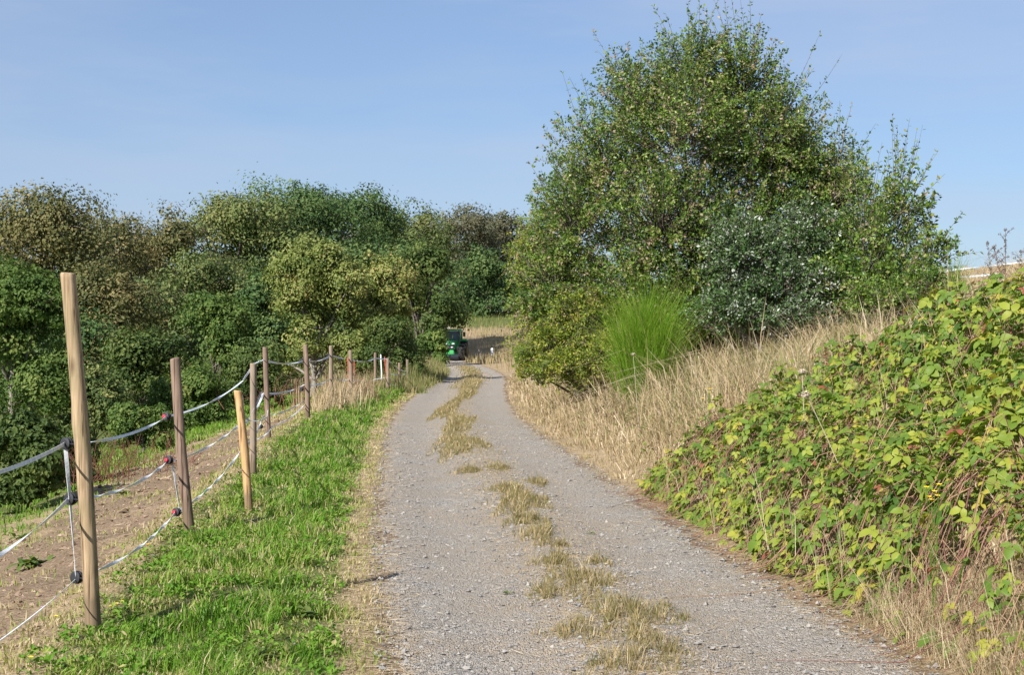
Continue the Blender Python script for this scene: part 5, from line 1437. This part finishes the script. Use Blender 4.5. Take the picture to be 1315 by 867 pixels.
def rosette(label, x, y_, n, L, seed, mat='shrub_green', tm=0.6, group='broad-leaved weeds in the grass'):
    """broad-leaved weed: a rosette of long arching leaves"""
    rng = np.random.default_rng(seed)
    d = EYE * FPX / (y_ - 433.5)
    X0 = (x - 665) / FPX * d
    for _ in range(6):
        z0 = zt1(X0, d); d = (EYE - z0) * FPX / (y_ - 433.5); X0 = (x - 665) / FPX * d
    root = empty('broadleaf_weed', (X0, d, zt1(X0, d)), label, 'weed', group)
    Vs, Qs, Ts, As, k = [], [], [], [], 0
    for i in range(n):
        V, Q, T = leaflet(L * rng.uniform(0.6, 1.1), L * rng.uniform(0.25, 0.38), 6)
        tl = rng.uniform(0.15, 1.0)
        Y0, Z0 = V[:, 1].copy(), V[:, 2].copy()
        cur = -0.5 * (Y0 / L) ** 2 * L
        V[:, 1] = Y0 * math.cos(tl) - (Z0) * math.sin(tl); V[:, 2] = Y0 * math.sin(tl) + Z0 * math.cos(tl) + cur * 0.7 + 0.015
        V = rotz(V, rng.uniform(0, 6.28)) + [rng.normal(0, L * 0.3), rng.normal(0, L * 0.3), 0]
        Vs.append(V); Qs.append(Q + k); Ts.append(T + k); k += len(V); As.append(np.full(len(V), np.clip(rng.normal(tm, 0.2), 0, 1)))
    link('leaves', make_mesh('leaves', np.concatenate(Vs), [np.concatenate(Qs), np.concatenate(Ts)], M[mat], True, {'tint': np.concatenate(As)}), root)
rosette('broad green dock leaves in the paddock at the left edge', 40, 728, 26, 0.17, 801)
rosette('broad green dock leaves at the foot of the left shrub', 30, 690, 16, 0.15, 802)
rosette('broad-leaved green weed halfway between posts in the paddock', 158, 636, 18, 0.13, 803)
rosette('broad-leaved weed in the verge nearest the track bend', 395, 795, 14, 0.11, 804)
rosette('broad-leaved weed at the bottom edge of the verge', 330, 850, 14, 0.12, 805, 'shrub_deep', 0.8)
rosette('leafy weed in the middle of the verge', 350, 762, 14, 0.10, 806)
rosette('leafy green weed on the verge below the dark brown post', 400, 640, 14, 0.13, 807)
rosette('tiny green weed in the middle strip of the track', 652, 766, 10, 0.05, 808)
rosette('little green weed beside the strip at the right wheel track', 760, 688, 9, 0.05, 809)

def twiggy(label, x, y_, d, n, h, seed, mat, spread=0.6, name='twiggy_shrub', r=0.006):
    """leafless twiggy growth"""
    rng = np.random.default_rng(seed)
    X0 = (x - 665) / FPX * d
    root = empty(name, (X0, d, zt1(X0, d)), label, 'shrub')
    paths = []
    for i in range(n):
        b0 = np.array([rng.normal(0, spread * 0.5), rng.normal(0, spread * 0.4), -0.05])
        dr_ = nrm(np.array([rng.normal(0, 0.45), rng.normal(0, 0.3), 1.0])); L = h * rng.uniform(0.5, 1.1)
        p1 = b0 + dr_ * L * 0.55 + rng.normal(0, 0.04, 3); p2 = b0 + dr_ * L + rng.normal(0, 0.10, 3) * [1, 1, 0.3]
        paths.append((np.array([b0, p1, p2]), np.array([1, 0.7, 0.3]) * r))
        for q in range(3):
            s0 = b0 + (p2 - b0) * rng.uniform(0.3, 0.9); e0 = s0 + nrm(dr_ + randdir(rng, 1)[0] * 0.8) * L * 0.3
            paths.append((np.array([s0, (s0 + e0) / 2 + rng.normal(0, 0.02, 3), e0]), np.array([0.6, 0.4, 0.2]) * r))
    V, Q = tubes(paths, 4)
    tw_ = link('twigs', make_mesh('twigs', V, [Q], M[mat], True, {'tint': np.tile(rng.uniform(0, 1, 50), len(V) // 50 + 1)[:len(V)]}), root)
    tw_['kind'] = 'stuff'
twiggy('reddish leafless twigs behind the nearest fence post', 148, 600, 23.5, 85, 0.75, 811, 'redstem', 0.95)
twiggy('bare pale dead branch in front of the dark shrub', 158, 540, 38, 5, 1.2, 812, 'cane', 0.0, 'dead_branch', 0.018)
twiggy('brown withered weeds below the fruit tree', 385, 480, 42, 40, 0.9, 813, 'redstem', 1.4, r=0.01)
twiggy('tan dead stems leaning between the far fence posts', 465, 500, 40, 26, 1.0, 814, 'cane', 0.8, r=0.009)
